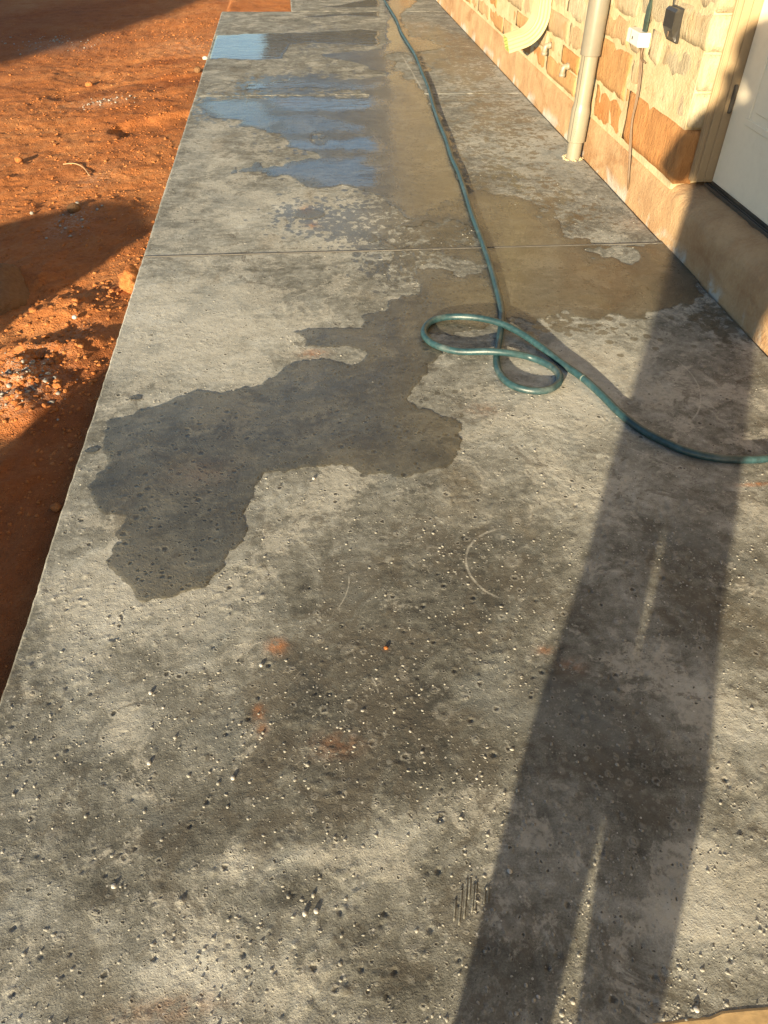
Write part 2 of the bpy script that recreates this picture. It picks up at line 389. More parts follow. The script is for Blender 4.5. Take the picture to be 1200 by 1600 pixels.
# ------------------------------------------------------------------ red soil ground
X0, XW = -0.747, 1.785           # left slab edge, face of the house foundation
def q_edge(n): return -.348+.884*(-(n+.659)/.467)
def ridge(n):
    """top of unseen earth ridges, heights set so their shadows end at the slab"""
    e = q_edge(n)
    near = -.045+.2*(e+1.3)
    far = -.15+.2*np.interp(n, [-4.6, -4.0, -3.54, -3.42, -3.27, -3.14, -2.96, -2.6], [1.0, 2.2, 3.1, 3.3, 3.6, 3.76, 3.82, 3.5])
    return near, far
def terrain(x, y):
    n = .8829*x-.4695*y; q = .4695*x+.8829*y
    d = np.clip(X0-x, 0, 50)
    z = -.10-.055*sstep(0, 1.0, d)-.05*sstep(.5, 3, d)
    rough = np.clip(d*6, .25, 1)
    z = z+.035*fbm(x*.9+3, y*.9, 3)*sstep(0, .8, d)+rough*(.016*fbm(x*3.7, y*3.7+5, 3)+.013*fbm(x*13, y*13, 4, .6)+.007*np.abs(fbm(x*30, y*30, 3, .6)))
    # lumpy lit heap beside the slab and smaller lumps
    for (px, py, r, h) in ((60, 585, .17, .06), (110, 500, .15, .045), (25, 640, .16, .05), (150, 560, .10, .03), (60, 440, .22, .03), (10, 760, .12, .03)):
        c = at(px, py, -.15); rr = ((x-c.x)**2+(y-c.y)**2)/r**2
        z = z+h*np.exp(-rr)*(1+.7*fbm(x*16, y*16, 3))
    # shovel cuts pointing away from the slab
    for (ax, ay, bx, by, wd, dp) in ((-.70, 7.55, -1.85, 7.35, .24, .016), (-.70, 8.4, -1.38, 8.38, .17, .012), (-.7, 6.35, -1.15, 6.15, .2, .035)):
        tx, ty = bx-ax, by-ay; L2 = tx*tx+ty*ty; t = np.clip(((x-ax)*tx+(y-ay)*ty)/L2, 0, 1)
        dd = np.hypot(x-ax-t*tx, y-ay-t*ty)+.03*fbm(x*6, y*6, 2)
        z = z-dp*(1-sstep(wd*.7, wd, dd))
    # fill pad behind the end of the wide slab
    pad = sstep(-.72, -.70, x)*sstep(10.20, 10.24, y)*(1-sstep(.5, .6, x))*(1-sstep(12.5, 14, y))
    z = z*(1-pad)+pad*(-.015+.012*fbm(x*9, y*9, 3))
    # earth ridges added out of view to shade the soil by the slab
    near, far = ridge(n)
    j = .05*fbm(n*7, q*7, 3)
    w1 = sstep(-2.06, -1.98, n+j*.6)*(1-sstep(-1.0, -.75, n))
    p1 = np.clip(1-np.abs(q+1.3)/.8, 0, 1)
    w2 = sstep(-4.6, -4.3, n)*(1-sstep(-2.66, -2.60, n+j*.6))
    p2 = np.clip(1-np.abs(q+.1)/.9, 0, 1)
    b1 = near+.25; b2 = far+.02+.2*.1+.25
    z = np.where(x < -1.0, np.maximum(z, -.25+w1*b1*p1**.7+0*j), z)
    z = np.where(x < -1.9, np.maximum(z, -.25+w2*b2*p2**.7), z)
    inside = sstep(X0+.0, X0+.03, x)*(y < 10.2)
    z = np.where((x > X0+.02) & (pad < .5), -.30, z)
    return z
def spaced(segs):
    out = []
    for a, b, st in segs: out += list(np.arange(a, b-1e-6, st))
    return np.array(out+[segs[-1][1]])
gx = spaced([(-600, -60, 90), (-60, -8, 4), (-8, -4.4, .12), (-4.4, -2.2, .03), (-2.2, -.74, .0125), (-.74, .1, .03), (.1, 4, .5), (4, 60, 7), (60, 600, 90)])
gy = spaced([(-600, -60, 90), (-60, -4, 4), (-4, .8, .05), (.8, 5.2, .0135), (5.2, 9, .025), (9, 13, .05), (13, 20, .5), (20, 60, 5), (60, 600, 90)])
GX, GY = np.meshgrid(gx, gy); GZ = terrain(GX, GY)
ground = npmesh('ground', np.stack([GX, GY, GZ], -1).reshape(-1, 3), gridq(len(gx), len(gy)), M['soil'], smooth=True)
ground['kind'] = 'structure'; ground['label'] = 'bare red dirt ground beside the concrete walkway'
def blobs(x, y, L, z=0.0):
    s = np.zeros_like(x)
    for (px, py, rx, ry, a) in L:
        c = at(px, py, z); s += a*np.exp(-((x-c.x)/rx)**2-((y-c.y)/ry)**2)
    return s
attr(ground, 'pale', np.clip(blobs(GX, GY, [(60, 610, .12, .16, 1.), (30, 640, .15, .12, .9), (110, 355, .12, .2, .9), (90, 66, .35, .3, 1.0), (160, 162, .2, .12, .7), (130, 540, .1, .1, .5), (300, 80, .3, .4, .5), (150, 290, .1, .15, .5)], -.15), 0, 1).ravel())
attr(ground, 'damp_shade', np.clip(blobs(GX, GY, [(90, 800, .25, .9, 1.), (150, 620, .16, .3, .7), (20, 1000, .3, .8, 1.), (150, 380, .6, .45, .45), (50, 40, 1.2, 2.0, .75), (190, 480, .12, .3, .5), (250, 200, .3, .6, .25), (300, 132, .25, .22, 1.), (240, 136, .25, .22, 1.), (170, 142, .25, .22, 1.), (120, 148, .15, .15, .8), (280, 99, .2, .15, .9), (230, 101, .2, .13, .8), (200, 175, .3, .3, .4)], -.15), 0, .95).ravel())  # shade painted into soil colour beside slab and far left; cuts darkened too

# loose crumbs of soil lying on the ground
def ico():
    t = (1+5**.5)/2
    v = np.array([(-1, t, 0), (1, t, 0), (-1, -t, 0), (1, -t, 0), (0, -1, t), (0, 1, t), (0, -1, -t), (0, 1, -t), (t, 0, -1), (t, 0, 1), (-t, 0, -1), (-t, 0, 1)], float)
    f = np.array([(0, 11, 5), (0, 5, 1), (0, 1, 7), (0, 7, 10), (0, 10, 11), (1, 5, 9), (5, 11, 4), (11, 10, 2), (10, 7, 6), (7, 1, 8), (3, 9, 4), (3, 4, 2), (3, 2, 6), (3, 6, 8), (3, 8, 9), (4, 9, 5), (2, 4, 11), (6, 2, 10), (8, 6, 7), (9, 8, 1)])
    return v/np.linalg.norm(v[0]), f
IV, IF = ico()
def scatter(name, P, R, mat, flat=(.55, .9), sink=.3, jit=.28, smooth=False):
    n = len(P); a = rng.rand(n)*2*np.pi
    v = IV[None]*(1+jit*(rng.rand(n, 12, 1)*2-1))
    v = v*np.stack([rng.uniform(.75, 1.25, n), rng.uniform(.75, 1.25, n), rng.uniform(*flat, n)], 1)[:, None]
    c, s = np.cos(a)[:, None], np.sin(a)[:, None]
    v = np.stack([v[..., 0]*c-v[..., 1]*s, v[..., 0]*s+v[..., 1]*c, v[..., 2]], -1)*R[:, None, None]
    v[..., 2] += (R*(flat[0]-sink))[:, None]*.5
    v = v+P[:, None]
    F = IF[None]+(np.arange(n)*12)[:, None, None]
    return npmesh(name, v.reshape(-1, 3), F.reshape(-1, 3), mat, smooth=smooth)
N = 46000
cx = X0-.005-np.abs(rng.rand(N))**1.4*2.6; cy = 1.1+rng.rand(N)**1.5*9.5
heap = blobs(cx, cy, [(60, 590, .25, .35, 1.), (110, 490, .22, .35, .9), (190, 450, .1, .25, .8), (20, 650, .2, .2, 1.), (100, 200, .6, 1., .35), (240, 260, .4, .8, .35), (150, 350, .5, .5, .25), (110, 355, .15, .2, .5)], -.15)
keep = (rng.rand(N) < .16+.85*heap+.35*(fbm(cx*2.5, cy*2.5, 3) > .15))
cx, cy, heap = cx[keep], cy[keep], heap[keep]
R = .0016+.0070*rng.rand(len(cx))**6*(1+.8*heap)+.0004*heap
R *= 1+.06*(cy-2).clip(0)
cr = scatter('soil_crumbs', np.stack([cx, cy, terrain(cx, cy)], 1), R, M['crumb'], (.4, .8), .35, .5)
tag(cr, 'loose orange crumbs of dry soil strewn over the dirt', 'soil crumbs', kind='stuff')
# pale grit of spilled concrete on the soil
N = 420; k = rng.randint(0, 6, N); cs = [at(85, 66, -.2), at(60, 70, -.2), at(115, 358, -.15), at(30, 625, -.13), at(65, 600, -.12), at(160, 162, -.15)]
sg = [(.30, .16), (.25, .2), (.09, .16), (.10, .14), (.06, .10), (.12, .10)]
px = np.array([cs[i].x+rng.randn()*sg[i][0] for i in k]); py = np.array([cs[i].y+rng.randn()*sg[i][1] for i in k]); ok = px < X0-.03
px, py = px[ok], py[ok]
tag(scatter('concrete_spatter', np.stack([px, py, terrain(px, py)+.002], 1), .002+.008*rng.rand(len(px))**3*(1+.05*py), M['spatter']),
    'pale grey crumbs of spilled concrete lying on the red dirt', 'concrete crumbs', kind='stuff')

def rock(name, c, r, mat, seed, sub=3, squash=(1, 1, .75), amp=.22):
    import bmesh
    bm = bmesh.new(); bmesh.ops.create_icosphere(bm, subdivisions=sub, radius=1)
    for vt in bm.verts:
        p = vt.co; a = fbm(np.array([p.x*1.3+seed]), np.array([p.y*1.3+p.z*1.7]), 4)[0]
        fl = max(abs(p.x*.8+p.y*.5+p.z*.3), abs(p.z*.9-p.x*.4), abs(p.y*.9+p.z*.35))
        vt.co = p*(1+amp*a)*(1.12-.28*fl)
        vt.co = Vector((vt.co.x*r*squash[0], vt.co.y*r*squash[1], vt.co.z*r*squash[2]))
    me = bpy.data.meshes.new(name); bm.to_mesh(me); bm.free()
    o = link(name, me, mat, smooth=True); o.location = c; return o
c = at(5, 462, -.13); tag(rock('boulder', (c.x-.10, c.y+.02, -.17), .27, M['rock'], 2.0, 4, (1, 1.15, .62)), 'large brown mud-covered boulder at the left edge of the dirt', 'boulder')
c = at(207, 432, -.06); tag(rock('soil_clod', (X0-.050, c.y-.02, -.068), .060, M['crumb'], 9.0, 4, (1.0, 1.35, 1.0), .5), 'bright orange soil clod leaning against the slab edge below the joint', 'clod')
for (px_, py_, r, sd, lab, m) in (
        (30, 252, .030, 4.1, 'sunlit tan stone casting a thin shadow on open dirt', 'crumb'),
        (88, 795, .020, 6.6, 'small brown stone half sunk in shaded dirt beside the slab', 'crumb'),
        (116, 330, .045, 7.7, 'dull grey-brown stone lying beside the pale concrete spatter', 'rock'),
        (53, 488, .024, 5.2, 'small round brown clod lying below the big boulder', 'crumb'),
        (117, 497, .013, 8.8, 'round white pebble in the lumpy dirt heap', 'white_grit'),
        (321, 93, .030, 1.7, 'pale stone chip lying at the slab edge near the far puddle', 'white_grit'),
        (309, 112, .040, 3.3, 'dark brown clod touching the slab edge near the far puddle', 'rock'),
        (140, 135, .04, 2.3, 'dark clod of soil at the blunt end of the shovel cut', 'crumb')):
    c = at(px_, py_, -.13); z = float(terrain(np.array([c.x]), np.array([c.y]))[0]); c = at(px_, py_, z)
    tag(rock('stone', (min(c.x, X0-r*1.1), c.y, z+r*.35), r, M[m], sd, 2), lab, 'stone')
tw = [at(px_, py_, -.15) for px_, py_ in ((100, 262), (118, 263), (132, 270), (142, 284))]
tw = [Vector((p.x, p.y, float(terrain(np.array([p.x]), np.array([p.y]))[0])+.008)) for p in tw]
tag(MB().tube(catmull(tw, 5), [.004]*16, 6).build('twig', M['twig'], smooth=True), 'thin curved tan twig lying on the sunlit dirt', 'twig')

# ------------------------------------------------------------------ concrete walkway
def G(pts): return [(at(*p).x, at(*p).y) for p in pts]
TONE = [(200, 500, .35, .5, 1.), (360, 520, .35, .45, 1.), (150, 960, .16, .3, .9), (320, 930, .16, .2, .6), (40, 1010, .06, .15, -.7), (600, 1330, .07, .05, .9), (640, 1290, .05, .05, .8), (1100, 1400, .14, .1, .9),
        (900, 560, .25, .25, .9), (850, 640, .3, .2, .8), (1010, 620, .25, .25, .5), (300, 1490, .12, .06, .7), (540, 1090, .25, .3, -.9), (800, 900, .25, .2, -.6), (250, 1290, .14, .08, -.9), (110, 1200, .06, .04, -.8), (650, 1180, .2, .15, -.8),
        (480, 1340, .06, .03, .9), (1110, 1430, .10, .05, 1.), (1080, 1330, .05, .05, .8), (300, 1525, .10, .03, .9), (60, 1420, .06, .04, .7), (380, 1355, .06, .03, .9), (160, 1400, .06, .03, -1.), (640, 1525, .06, .03, -.8), (560, 1450, .05, .03, -.6), (450, 1395, .05, .03, -.7), (400, 1260, .1, .06, -.6), (870, 1080, .1, .08, -.5), (1080, 1080, .06, .05, .9), (200, 1130, .06, .06, .7), (700, 1000, .15, .1, -.4), (700, 1250, .05, .06, .7),
        (80, 1100, .05, .12, -.6), (1100, 930, .15, .2, -.8), (690, 1550, .15, .06, -.5), (500, 770, .3, .2, .3), (620, 860, .25, .2, -.5), (900, 790, .15, .2, .3), (1150, 1150, .1, .15, .6), (1000, 1250, .15, .2, -.5), (430, 1560, .2, .05, .3),
        (450, 330, .5, .5, .7), (330, 260, .25, .7, .5), (700, 160, .3, 1., .1), (560, 360, .3, .3, .8), (830, 220, .35, .7, .9), (760, 120, .3, .9, .5), (690, 360, .3, .3, -.4), (350, 30, .4, .3, .3), (640, 40, .3, .6, .2), (750, 120, .2, .8, .3)]
DAMP = [(520, 200, .55, 1.2, .46), (330, 170, .4, .6, .42), (450, 130, .5, .4, .44), (640, 250, .4, 1.2, .38), (800, 200, .5, 1.1, .40), (820, 290, .4, .5, .22), (900, 340, .3, .4, .32), (730, 110, .3, 1.2, .2), (560, 350, .45, .35, .38), (440, 330, .3, .4, .22), (610, 430, .2, .3, .40),
        (660, 370, .35, .3, .42), (1130, 500, .2, .35, .50), (950, 520, .35, .25, .34), (840, 500, .2, .15, .36), (1060, 620, .2, .3, .2), (500, 60, .7, 1.5, .43), (650, 60, .4, 1.8, .34), (740, 80, .2, 1., .3), (600, 650, .25, .3, .2), (690, 620, .25, .3, .22), (640, 760, .25, .12, .28), (700, 60, .5, 2, .2)]
RUST = [(432, 1010, .022, .022, 1.), (405, 1112, .012, .018, .8), (408, 1140, .015, .02, .4), (850, 1016, .022, .012, .5), (895, 1040, .03, .02, .35), (1180, 757, .05, .008, .8), (478, 328, .03, .06, .7), (488, 352, .03, .04, .7), (490, 552, .05, .03, .6), (525, 1165, .05, .03, .3), (755, 640, .06, .04, .2), (310, 740, .1, .07, .25), (270, 1575, .09, .02, .3), (1000, 350, .1, .1, .2), (603, 1014, .006, .006, .9), (455, 160, .15, .1, .3)]
def paint(o, V):
    x, y = V[:, 0], V[:, 1]
    t = np.clip(blobs(x, y, TONE), -1.2, 1.3)
    attr(o, 'tone', t); attr(o, 'damp_shade', np.clip(blobs(x, y, DAMP)*.86, 0, .43)); attr(o, 'rust', np.clip(blobs(x, y, RUST), 0, 1))
walk = bpy.data.objects.new('walkway', None); COL.objects.link(walk); walk['kind'] = 'structure'; walk['label'] = 'long grey concrete walkway with wet patches beside a stone house'
pk = rng.rand(620, 4)
PX = X0+.02+pk[:, 0]*2.0; PY = .32+pk[:, 1]**1.3*1.9; PR = .004+.006*pk[:, 2]**2.2; PD = .6+pk[:, 3]
def panel(xs, ys, thick=.16, stamp=False, jd=.006):
    nx, ny = len(xs), len(ys)
    xx, yy = np.meshgrid(xs, ys); zz = .0011*fbm(xx*3.1, yy*3.1, 3)+.0005*fbm(xx*19, yy*19, 3)
    xx = xx.copy()
    ed = (xx <= xs[0]+1e-6)
    if xs[0] < -.7:
        xx = xx+np.where(xx < xs[0]+.03, .004*fbm(yy*2.2, yy*0, 4)+.0022*fbm(yy*31, yy*0+4, 3), 0)
    zz += ((.0012)*sstep(.12, .5, fbm(xx*62, yy*62, 2))*sstep(-.05, .3, fbm(xx*5+9, yy*5, 3)) if stamp else 0)
    zz[:, 0] -= .006; zz[:, -1] -= .006; zz[0] -= jd; zz[-1] -= jd
    if stamp:
        for cx_, cy_, r, d in zip(PX, PY, PR, PD):
            i0, i1 = np.searchsorted(xs, (cx_-2*r, cx_+2*r)); j0, j1 = np.searchsorted(ys, (cy_-2*r, cy_+2*r))
            if i1-i0 < 3 or j1-j0 < 3: continue
            e = np.hypot(xx[j0:j1, i0:i1]-cx_, (yy[j0:j1, i0:i1]-cy_))/r; e = e*(1+.35*fbm(xx[j0:j1, i0:i1]*140, yy[j0:j1, i0:i1]*140, 2))
            zz[j0:j1, i0:i1] += .0011*d*np.exp(-((e-1)/.28)**2)-.0035*d*np.exp(-(e/.5)**2)*(r > .006)+.0022*np.exp(-(e/.55)**2)*(r <= .006)
    V = np.stack([xx, yy, zz], -1).reshape(-1, 3); Q = gridq(nx, ny)
    # skirt
    ring = np.concatenate([np.arange(nx), np.arange(1, ny)*nx+nx-1, (ny-1)*nx+np.arange(nx-2, -1, -1), np.arange(ny-2, 0, -1)*nx])
    lo = V[ring].copy(); lo[:, 2] = -thick
    k = len(V); m = len(ring); i = np.arange(m)
    Q2 = np.stack([ring[i], k+i, k+(i+1) % m, ring[(i+1) % m]], 1)
    V2 = np.concatenate([V, lo]); o = npmesh('concrete_panel', V2, np.concatenate([Q, Q2]), M['dry'], walk, True)
    paint(o, V2)
    return o
XR = 1.779
def inset(a, lo, hi, e=.006): return np.unique(np.concatenate([[lo, lo+e], a[(a > lo+e) & (a < hi-e)], [hi-e, hi]]))
xs_n = inset(spaced([(X0, 1.05, .0042), (1.05, XR, .012)]), X0, XR)
panel(xs_n, inset(spaced([(-1.6, .28, .1), (.28, 1.5, .0042), (1.5, 2.3, .008), (2.3, 3.577, .014)]), -1.6, 3.577), stamp=True, jd=.0)
xs_f = inset(np.arange(X0, XR, .016), X0, XR)
panel(xs_f, inset(np.arange(3.586, 6.515, .016), 3.586, 6.515), jd=.0)
panel(xs_f, inset(np.arange(6.523, 10.20, .022), 6.523, 10.20))
xs_e = inset(np.arange(.02, XR, .02), .02+.0, XR)
panel(xs_e, inset(np.arange(10.208, 14.2, .03), 10.208, 14.2))
panel(xs_e, inset(np.arange(14.208, 18.2, .05), 14.208, 18.2))
# dark filler in the joints
MB().box(X0+.01, XR, -1.5, 3.5768, -.15, -.014).box(X0+.004, XR, 3.5763, 3.5867, -.15, .0032).box(X0+.01, XR, 3.5833, 10.19, -.15, -.014).build('joint_bed', M['dark_grit'], walk)
# the ribbed imprint pressed into the slab
for i, (px_, y0, y1) in enumerate(((712, 1404, 1438), (722, 1384, 1446), (730, 1372, 1436), (735, 1372, 1405), (741, 1380, 1425), (745, 1378, 1428), (758, 1388, 1412), (764, 1384, 1410))):
    a, b_ = at(px_, y0), at(px_+(y1-y0)*-.08, y1)
    o = MB().tube([Vector((a.x, a.y, -.0008)), a.lerp(b_, .08)+Vector((0, 0, .0003)), a.lerp(b_, .5)+Vector((0, 0, .0005)), a.lerp(b_, .9)+Vector((0, 0, .0002)), Vector((b_.x, b_.y, -.0008))], .0018, 7).build('imprint_ridge', M['dry'], walk, True)

# nubs of aggregate standing proud of the paste
N = 34000
nx_ = X0+.015+rng.rand(N)*2.5; ny_ = .3+rng.rand(N)**1.9*4.4
dens = .28+.9*(fbm(nx_*4, ny_*4, 3) > .05)*(.5+fbm(nx_*11, ny_*11, 2))-.5*np.clip(blobs(nx_, ny_, [(300, 720, .35, .3, 1.), (100, 800, .12, .6, .8), (330, 500, .5, .7, .7), (150, 900, .15, .3, .5)]), 0, 1)
ok = (rng.rand(N) < dens*(1-.75*sstep(1.8, 3.0, ny_))) & (nx_ < XR-.01)
nx_, ny_ = nx_[ok], ny_[ok]; n = len(nx_)
R = (.0012+.0036*rng.rand(n)**2.8)*(1+.06*(ny_-1).clip(0))
sel = rng.rand(n)
for nm, lab, m, lo, hi in (('aggregate_nubs', 'small grey lumps of aggregate standing out of the walkway surface', 'grey_grit', 0, .80),
                           ('white_grit', 'tiny white grit embedded in the walkway surface', 'white_grit', .80, .83), ('dark_grit', 'tiny dark grit and holes in the walkway surface', 'dark_grit', .83, 1)):
    s_ = (sel >= lo) & (sel < hi)
    o = scatter(nm, np.stack([nx_[s_], ny_[s_], np.zeros(s_.sum())], 1), R[s_]*{'white_grit': .8, 'dark_grit': .6}.get(m, 1), M[m], (.35, .7), .55, .3, True)
    tag(o, lab, 'grit', kind='stuff')
peb = [(235, 1083, 'white pebble on the pale concrete left of the orange rust spots'), (233, 1193, 'round white pebble on brown concrete, lower of the two at far left'), (178, 1385, 'oblong white pebble low on the left of the walkway'),
       (490, 748, 'white pebble just below the edge of the big wet patch'), (408, 1040, 'white pebble right below the larger orange rust spot'), (364, 1216, 'white pebble alone on brown concrete below the rust spots'),
       (476, 1428, 'left one of two white pebbles close together near the bottom'), (494, 1424, 'right one of two white pebbles close together near the bottom'), (796, 1362, 'white pebble inside the dark leg shadow'), (1088, 1578, 'white pebble next to the pale board')]
for px_, py_, lab in peb:
    c = at(px_, py_); tag(rock('pebble', (c.x, c.y, .0015), .0052, M['white_grit'], px_*.37, 2, (1, 1.2, .7)), lab, 'pebble', 'white pebbles on the walkway')
c = at(603, 1013); tag(rock('soil_lump', (c.x, c.y, .002), .006, M['crumb'], 3.9, 2), 'tiny bright orange lump of soil in the middle of the walkway', 'soil lump')

# ------------------------------------------------------------------ wet patches and puddles (films of water on the slab)
def sdf(poly, x, y):
    P = np.array(poly); d = np.full(x.shape, 1e9); ins = np.zeros(x.shape, bool); n = len(P)
    for i in range(n):
        a, b_ = P[i], P[(i+1) % n]; e = b_-a; wx, wy = x-a[0], y-a[1]
        t = np.clip((wx*e[0]+wy*e[1])/(e@e+1e-12), 0, 1)
        d = np.minimum(d, (wx-t*e[0])**2+(wy-t*e[1])**2)
        c = ((a[1] <= y) != (b_[1] <= y)) & (x < a[0]+(y-a[1])*(b_[0]-a[0])/(b_[1]-a[1]+1e-12))
        ins ^= c
    d = np.sqrt(d); return np.where(ins, d, -d)
def puddle(label, field, box, step, zoff=.0022, film=None):
    xs = np.arange(box[0], box[1], step); ys = np.arange(box[2], box[3], step)
    xx, yy = np.meshgrid(xs, ys); F = field(xx, yy)
    F = np.where(xx < X0+.012, -1, F); F = np.where(xx > XR-.002, np.minimum(F, -.0001), F)
    F[0] = F[-1] = -1; F[:, 0] = F[:, -1] = -1
    nx, ny = len(xs), len(ys); pos = F > 0
    V = []; vid = {}; faces = []
    def corner(j, i):
        k = (j, i)
        if k not in vid: vid[k] = len(V); V.append((xs[i], ys[j], 1))
        return vid[k]
    def cut(a, b_):
        k = (a, b_) if a < b_ else (b_, a)
        if k not in vid:
            (j0, i0), (j1, i1) = k; t = F[j0, i0]/(F[j0, i0]-F[j1, i1])
            vid[k] = len(V); V.append((xs[i0]+t*(xs[i1]-xs[i0]), ys[j0]+t*(ys[j1]-ys[j0]), 0))
        return vid[k]
    cnt = pos[:-1, :-1].astype(int)+pos[1:, :-1]+pos[:-1, 1:]+pos[1:, 1:]
    for j, i in zip(*np.nonzero(cnt)):
        cs = [(j, i), (j, i+1), (j+1, i+1), (j+1, i)]
        if cnt[j, i] == 4: faces.append([corner(*c) for c in cs]); continue
        poly = []
        for k in range(4):
            a, b_ = cs[k], cs[(k+1) % 4]
            if pos[a]: poly.append(corner(*a))
            if pos[a] != pos[b_]: poly.append(cut(a, b_))
        if len(poly) > 2: faces.append(poly)
    V = np.array(V); ff = field(V[:, 0], V[:, 1])
    z = np.where(V[:, 2] > .5, zoff, .0012)+.0011*fbm(V[:, 0]*3.1, V[:, 1]*3.1, 3)
    o = mesh('puddle', np.stack([V[:, 0], V[:, 1], z], 1), faces, M['wet'], smooth=True)
    paint(o, V); attr(o, 'film', np.clip(film(V[:, 0], V[:, 1], ff), 0, 1))
    return tag(o, label, 'puddle')
Apoly = G([(458, 519), (480, 514), (517, 512), (566, 514), (571, 503), (563, 495), (577, 491), (601, 488), (604, 479), (612, 470), (634, 464), (650, 462), (664, 480), (662, 512), (672, 541), (690, 553), (676, 566), (661, 595), (637, 624), (649, 638), (702, 653), (718, 668), (726, 684), (721, 704), (707, 724), (674, 733), (631, 744), (587, 739), (544, 729), (479, 731), (425, 739), (401, 750), (392, 777), (379, 798), (390, 825), (376, 846), (360, 863), (344, 896), (317, 920), (284, 924), (252, 934), (230, 943), (208, 934), (204, 918), (185, 905), (166, 888), (168, 874), (184, 847), (181, 831), (197, 809), (160, 801), (140, 775), (138, 765), (146, 745), (165, 731), (161, 701), (160, 674), (172, 658), (208, 649), (252, 630), (306, 610), (344, 614), (380, 607), (414, 604), (420, 590), (452, 573), (474, 563), (506, 560), (544, 571), (575, 562), (566, 548), (540, 541), (500, 545), (474, 541), (480, 530)])
def fA(x, y):
    s = sdf(Apoly, x, y)
    right = sstep(.15, .45, x)
    return s+.016*fbm(x*13, y*13, 3)+.022*(np.abs(fbm(x*17, y*17, 3))-.2)+.012*(np.abs(fbm(x*42, y*42, 2))-.2)+.004*fbm(x*90, y*90, 2)+right*(.03*fbm(x*20, y*20, 3))-.002
box = lambda P, m=.05: (min(p[0] for p in P)-m, max(p[0] for p in P)+m, min(p[1] for p in P)-m, max(p[1] for p in P)+m)
puddle('big dark irregular wet patch in the sunlit middle of the near slab', fA, box(Apoly), .009, film=lambda x, y, f: sstep(.0, .14, f)*(.75+.5*fbm(x*4, y*4, 3))*(1-.5*sstep(1.9, 2.5, y)*(1-sstep(.1, .3, x))))
Bpoly = G([(648, 466), (652, 440), (648, 415), (650, 400), (640, 392), (600, 384), (570, 372), (640, 340), (690, 318), (740, 300), (787, 304), (822, 312), (858, 333), (883, 354), (902, 371), (940, 384), (1000, 380), (1045, 380), (1085, 430), (1110, 462), (1085, 475), (1050, 482), (1021, 490), (987, 498), (949, 487), (910, 495), (871, 491), (833, 499), (789, 499), (760, 515), (710, 525), (672, 522), (664, 480)])
Bdry = [G(p) for p in ([(655, 401), (700, 402), (755, 414), (748, 432), (700, 425), (660, 416)], [(575, 370), (640, 352), (700, 345), (745, 360), (752, 384), (690, 386), (610, 386)], [(920, 392), (985, 388), (1000, 400), (985, 410), (930, 404)])]
def fB(x, y):
    s = sdf(Bpoly, x, y)+.09*fbm(x*9, y*6, 4)+.05*fbm(x*30, y*20, 3)-.01
    for d in Bdry: s = np.minimum(s, -sdf(d, x, y)*.9+.07*fbm(x*17, y*11, 3)+.0)
    return s
puddle('brown wet sheet of water crossing the joint and reaching the house wall', fB, box(Bpoly), .011, film=lambda x, y, f: sstep(.0, .12, f)*(.5+.6*fbm(x*3, y*1.6, 4)))
Cpoly = G([(595, -60), (600, 0), (596, 40), (592, 75), (470, 84), (560, 100), (592, 118), (570, 122), (480, 120), (395, 133), (430, 140), (560, 144), (570, 150), (440, 152), (320, 155), (305, 165), (330, 185), (400, 205), (450, 215), (455, 232), (490, 238), (488, 246), (440, 258), (372, 264), (362, 272), (430, 276), (480, 285), (500, 296), (540, 298), (580, 312), (602, 330), (640, 348), (700, 345), (742, 340), (745, 310), (735, 280), (722, 245), (705, 205), (690, 170), (672, 140), (655, 122), (690, 110), (652, 84), (687, 79), (700, 72), (684, 67), (671, 60), (654, 56), (640, 41), (636, 20), (660, 5), (650, -60)])
MIR = [G(p) for p in ([(430, 150), (560, 145), (592, 150), (592, 172), (545, 174), (480, 172), (440, 165)], [(435, 185), (470, 175), (585, 195), (592, 210), (575, 214), (500, 210), (445, 212)], [(455, 222), (500, 219), (585, 212), (594, 238), (540, 240), (470, 232)],
       [(440, 262), (490, 250), (560, 245), (592, 262), (596, 298), (540, 297), (490, 285), (440, 272)], [(380, 129), (592, 131), (592, 140), (390, 138)], [(310, 158), (400, 160), (440, 190), (420, 205), (340, 188)])]
def filmC(x, y, f):
    st = .10*fbm(x*4, y*1.6, 4)+.09*fbm(x*7, y*9, 3)
    m = np.max([sstep(-.10, .06, sdf(p, x, y)+st-(.05 if i in (1, 5) else 0))*(.72 if i in (1, 5) else 1) for i, p in enumerate(MIR)], 0)
    wl = sstep(-.03, .05, x-(.50+.0955*(y-4.3))+.05*fbm(x*4, y*2.5, 4)+.03*fbm(x*16, y*9, 3))
    rt = .74+.5*fbm(x*2.2, y*.9+4, 4)
    return np.maximum(m*.98, wl*rt+(1-wl)*(.12+.25*fbm(x*3, y*3, 3)))*sstep(-.03, .05, f)
CDRY = [G(p) for p in ([(420, 140), (520, 137), (545, 146), (430, 148)], [(300, 165), (330, 200), (430, 218), (450, 236), (380, 222), (310, 195)], [(500, 213), (540, 212), (540, 219), (505, 221)], [(600, 80), (640, 84), (660, 120), (640, 125), (610, 110)])]
def fC(x, y):
    s = sdf(Cpoly, x, y)+.06*fbm(x*5, y*3.2, 4)+.06*fbm(x*16, y*8, 3)+(.05+.17*fbm(x*7+3, y*6, 4))*(1-sstep(-.1, .25, x))-.05
    for d in CDRY: s = np.minimum(s, -sdf(d, x, y)*.8+.10*fbm(x*8, y*5, 3))
    return s
puddle('long rippled sheet of water beside the hose mirroring sky and wall', fC, box(Cpoly), .016, film=filmC)
Dpoly = G([(330, 56), (360, 55), (420, 52), (470, 51), (520, 50), (560, 46), (592, 49), (592, 74), (560, 70), (520, 68), (480, 66), (452, 70), (448, 80), (440, 92), (395, 94), (350, 91), (322, 93), (318, 80)])
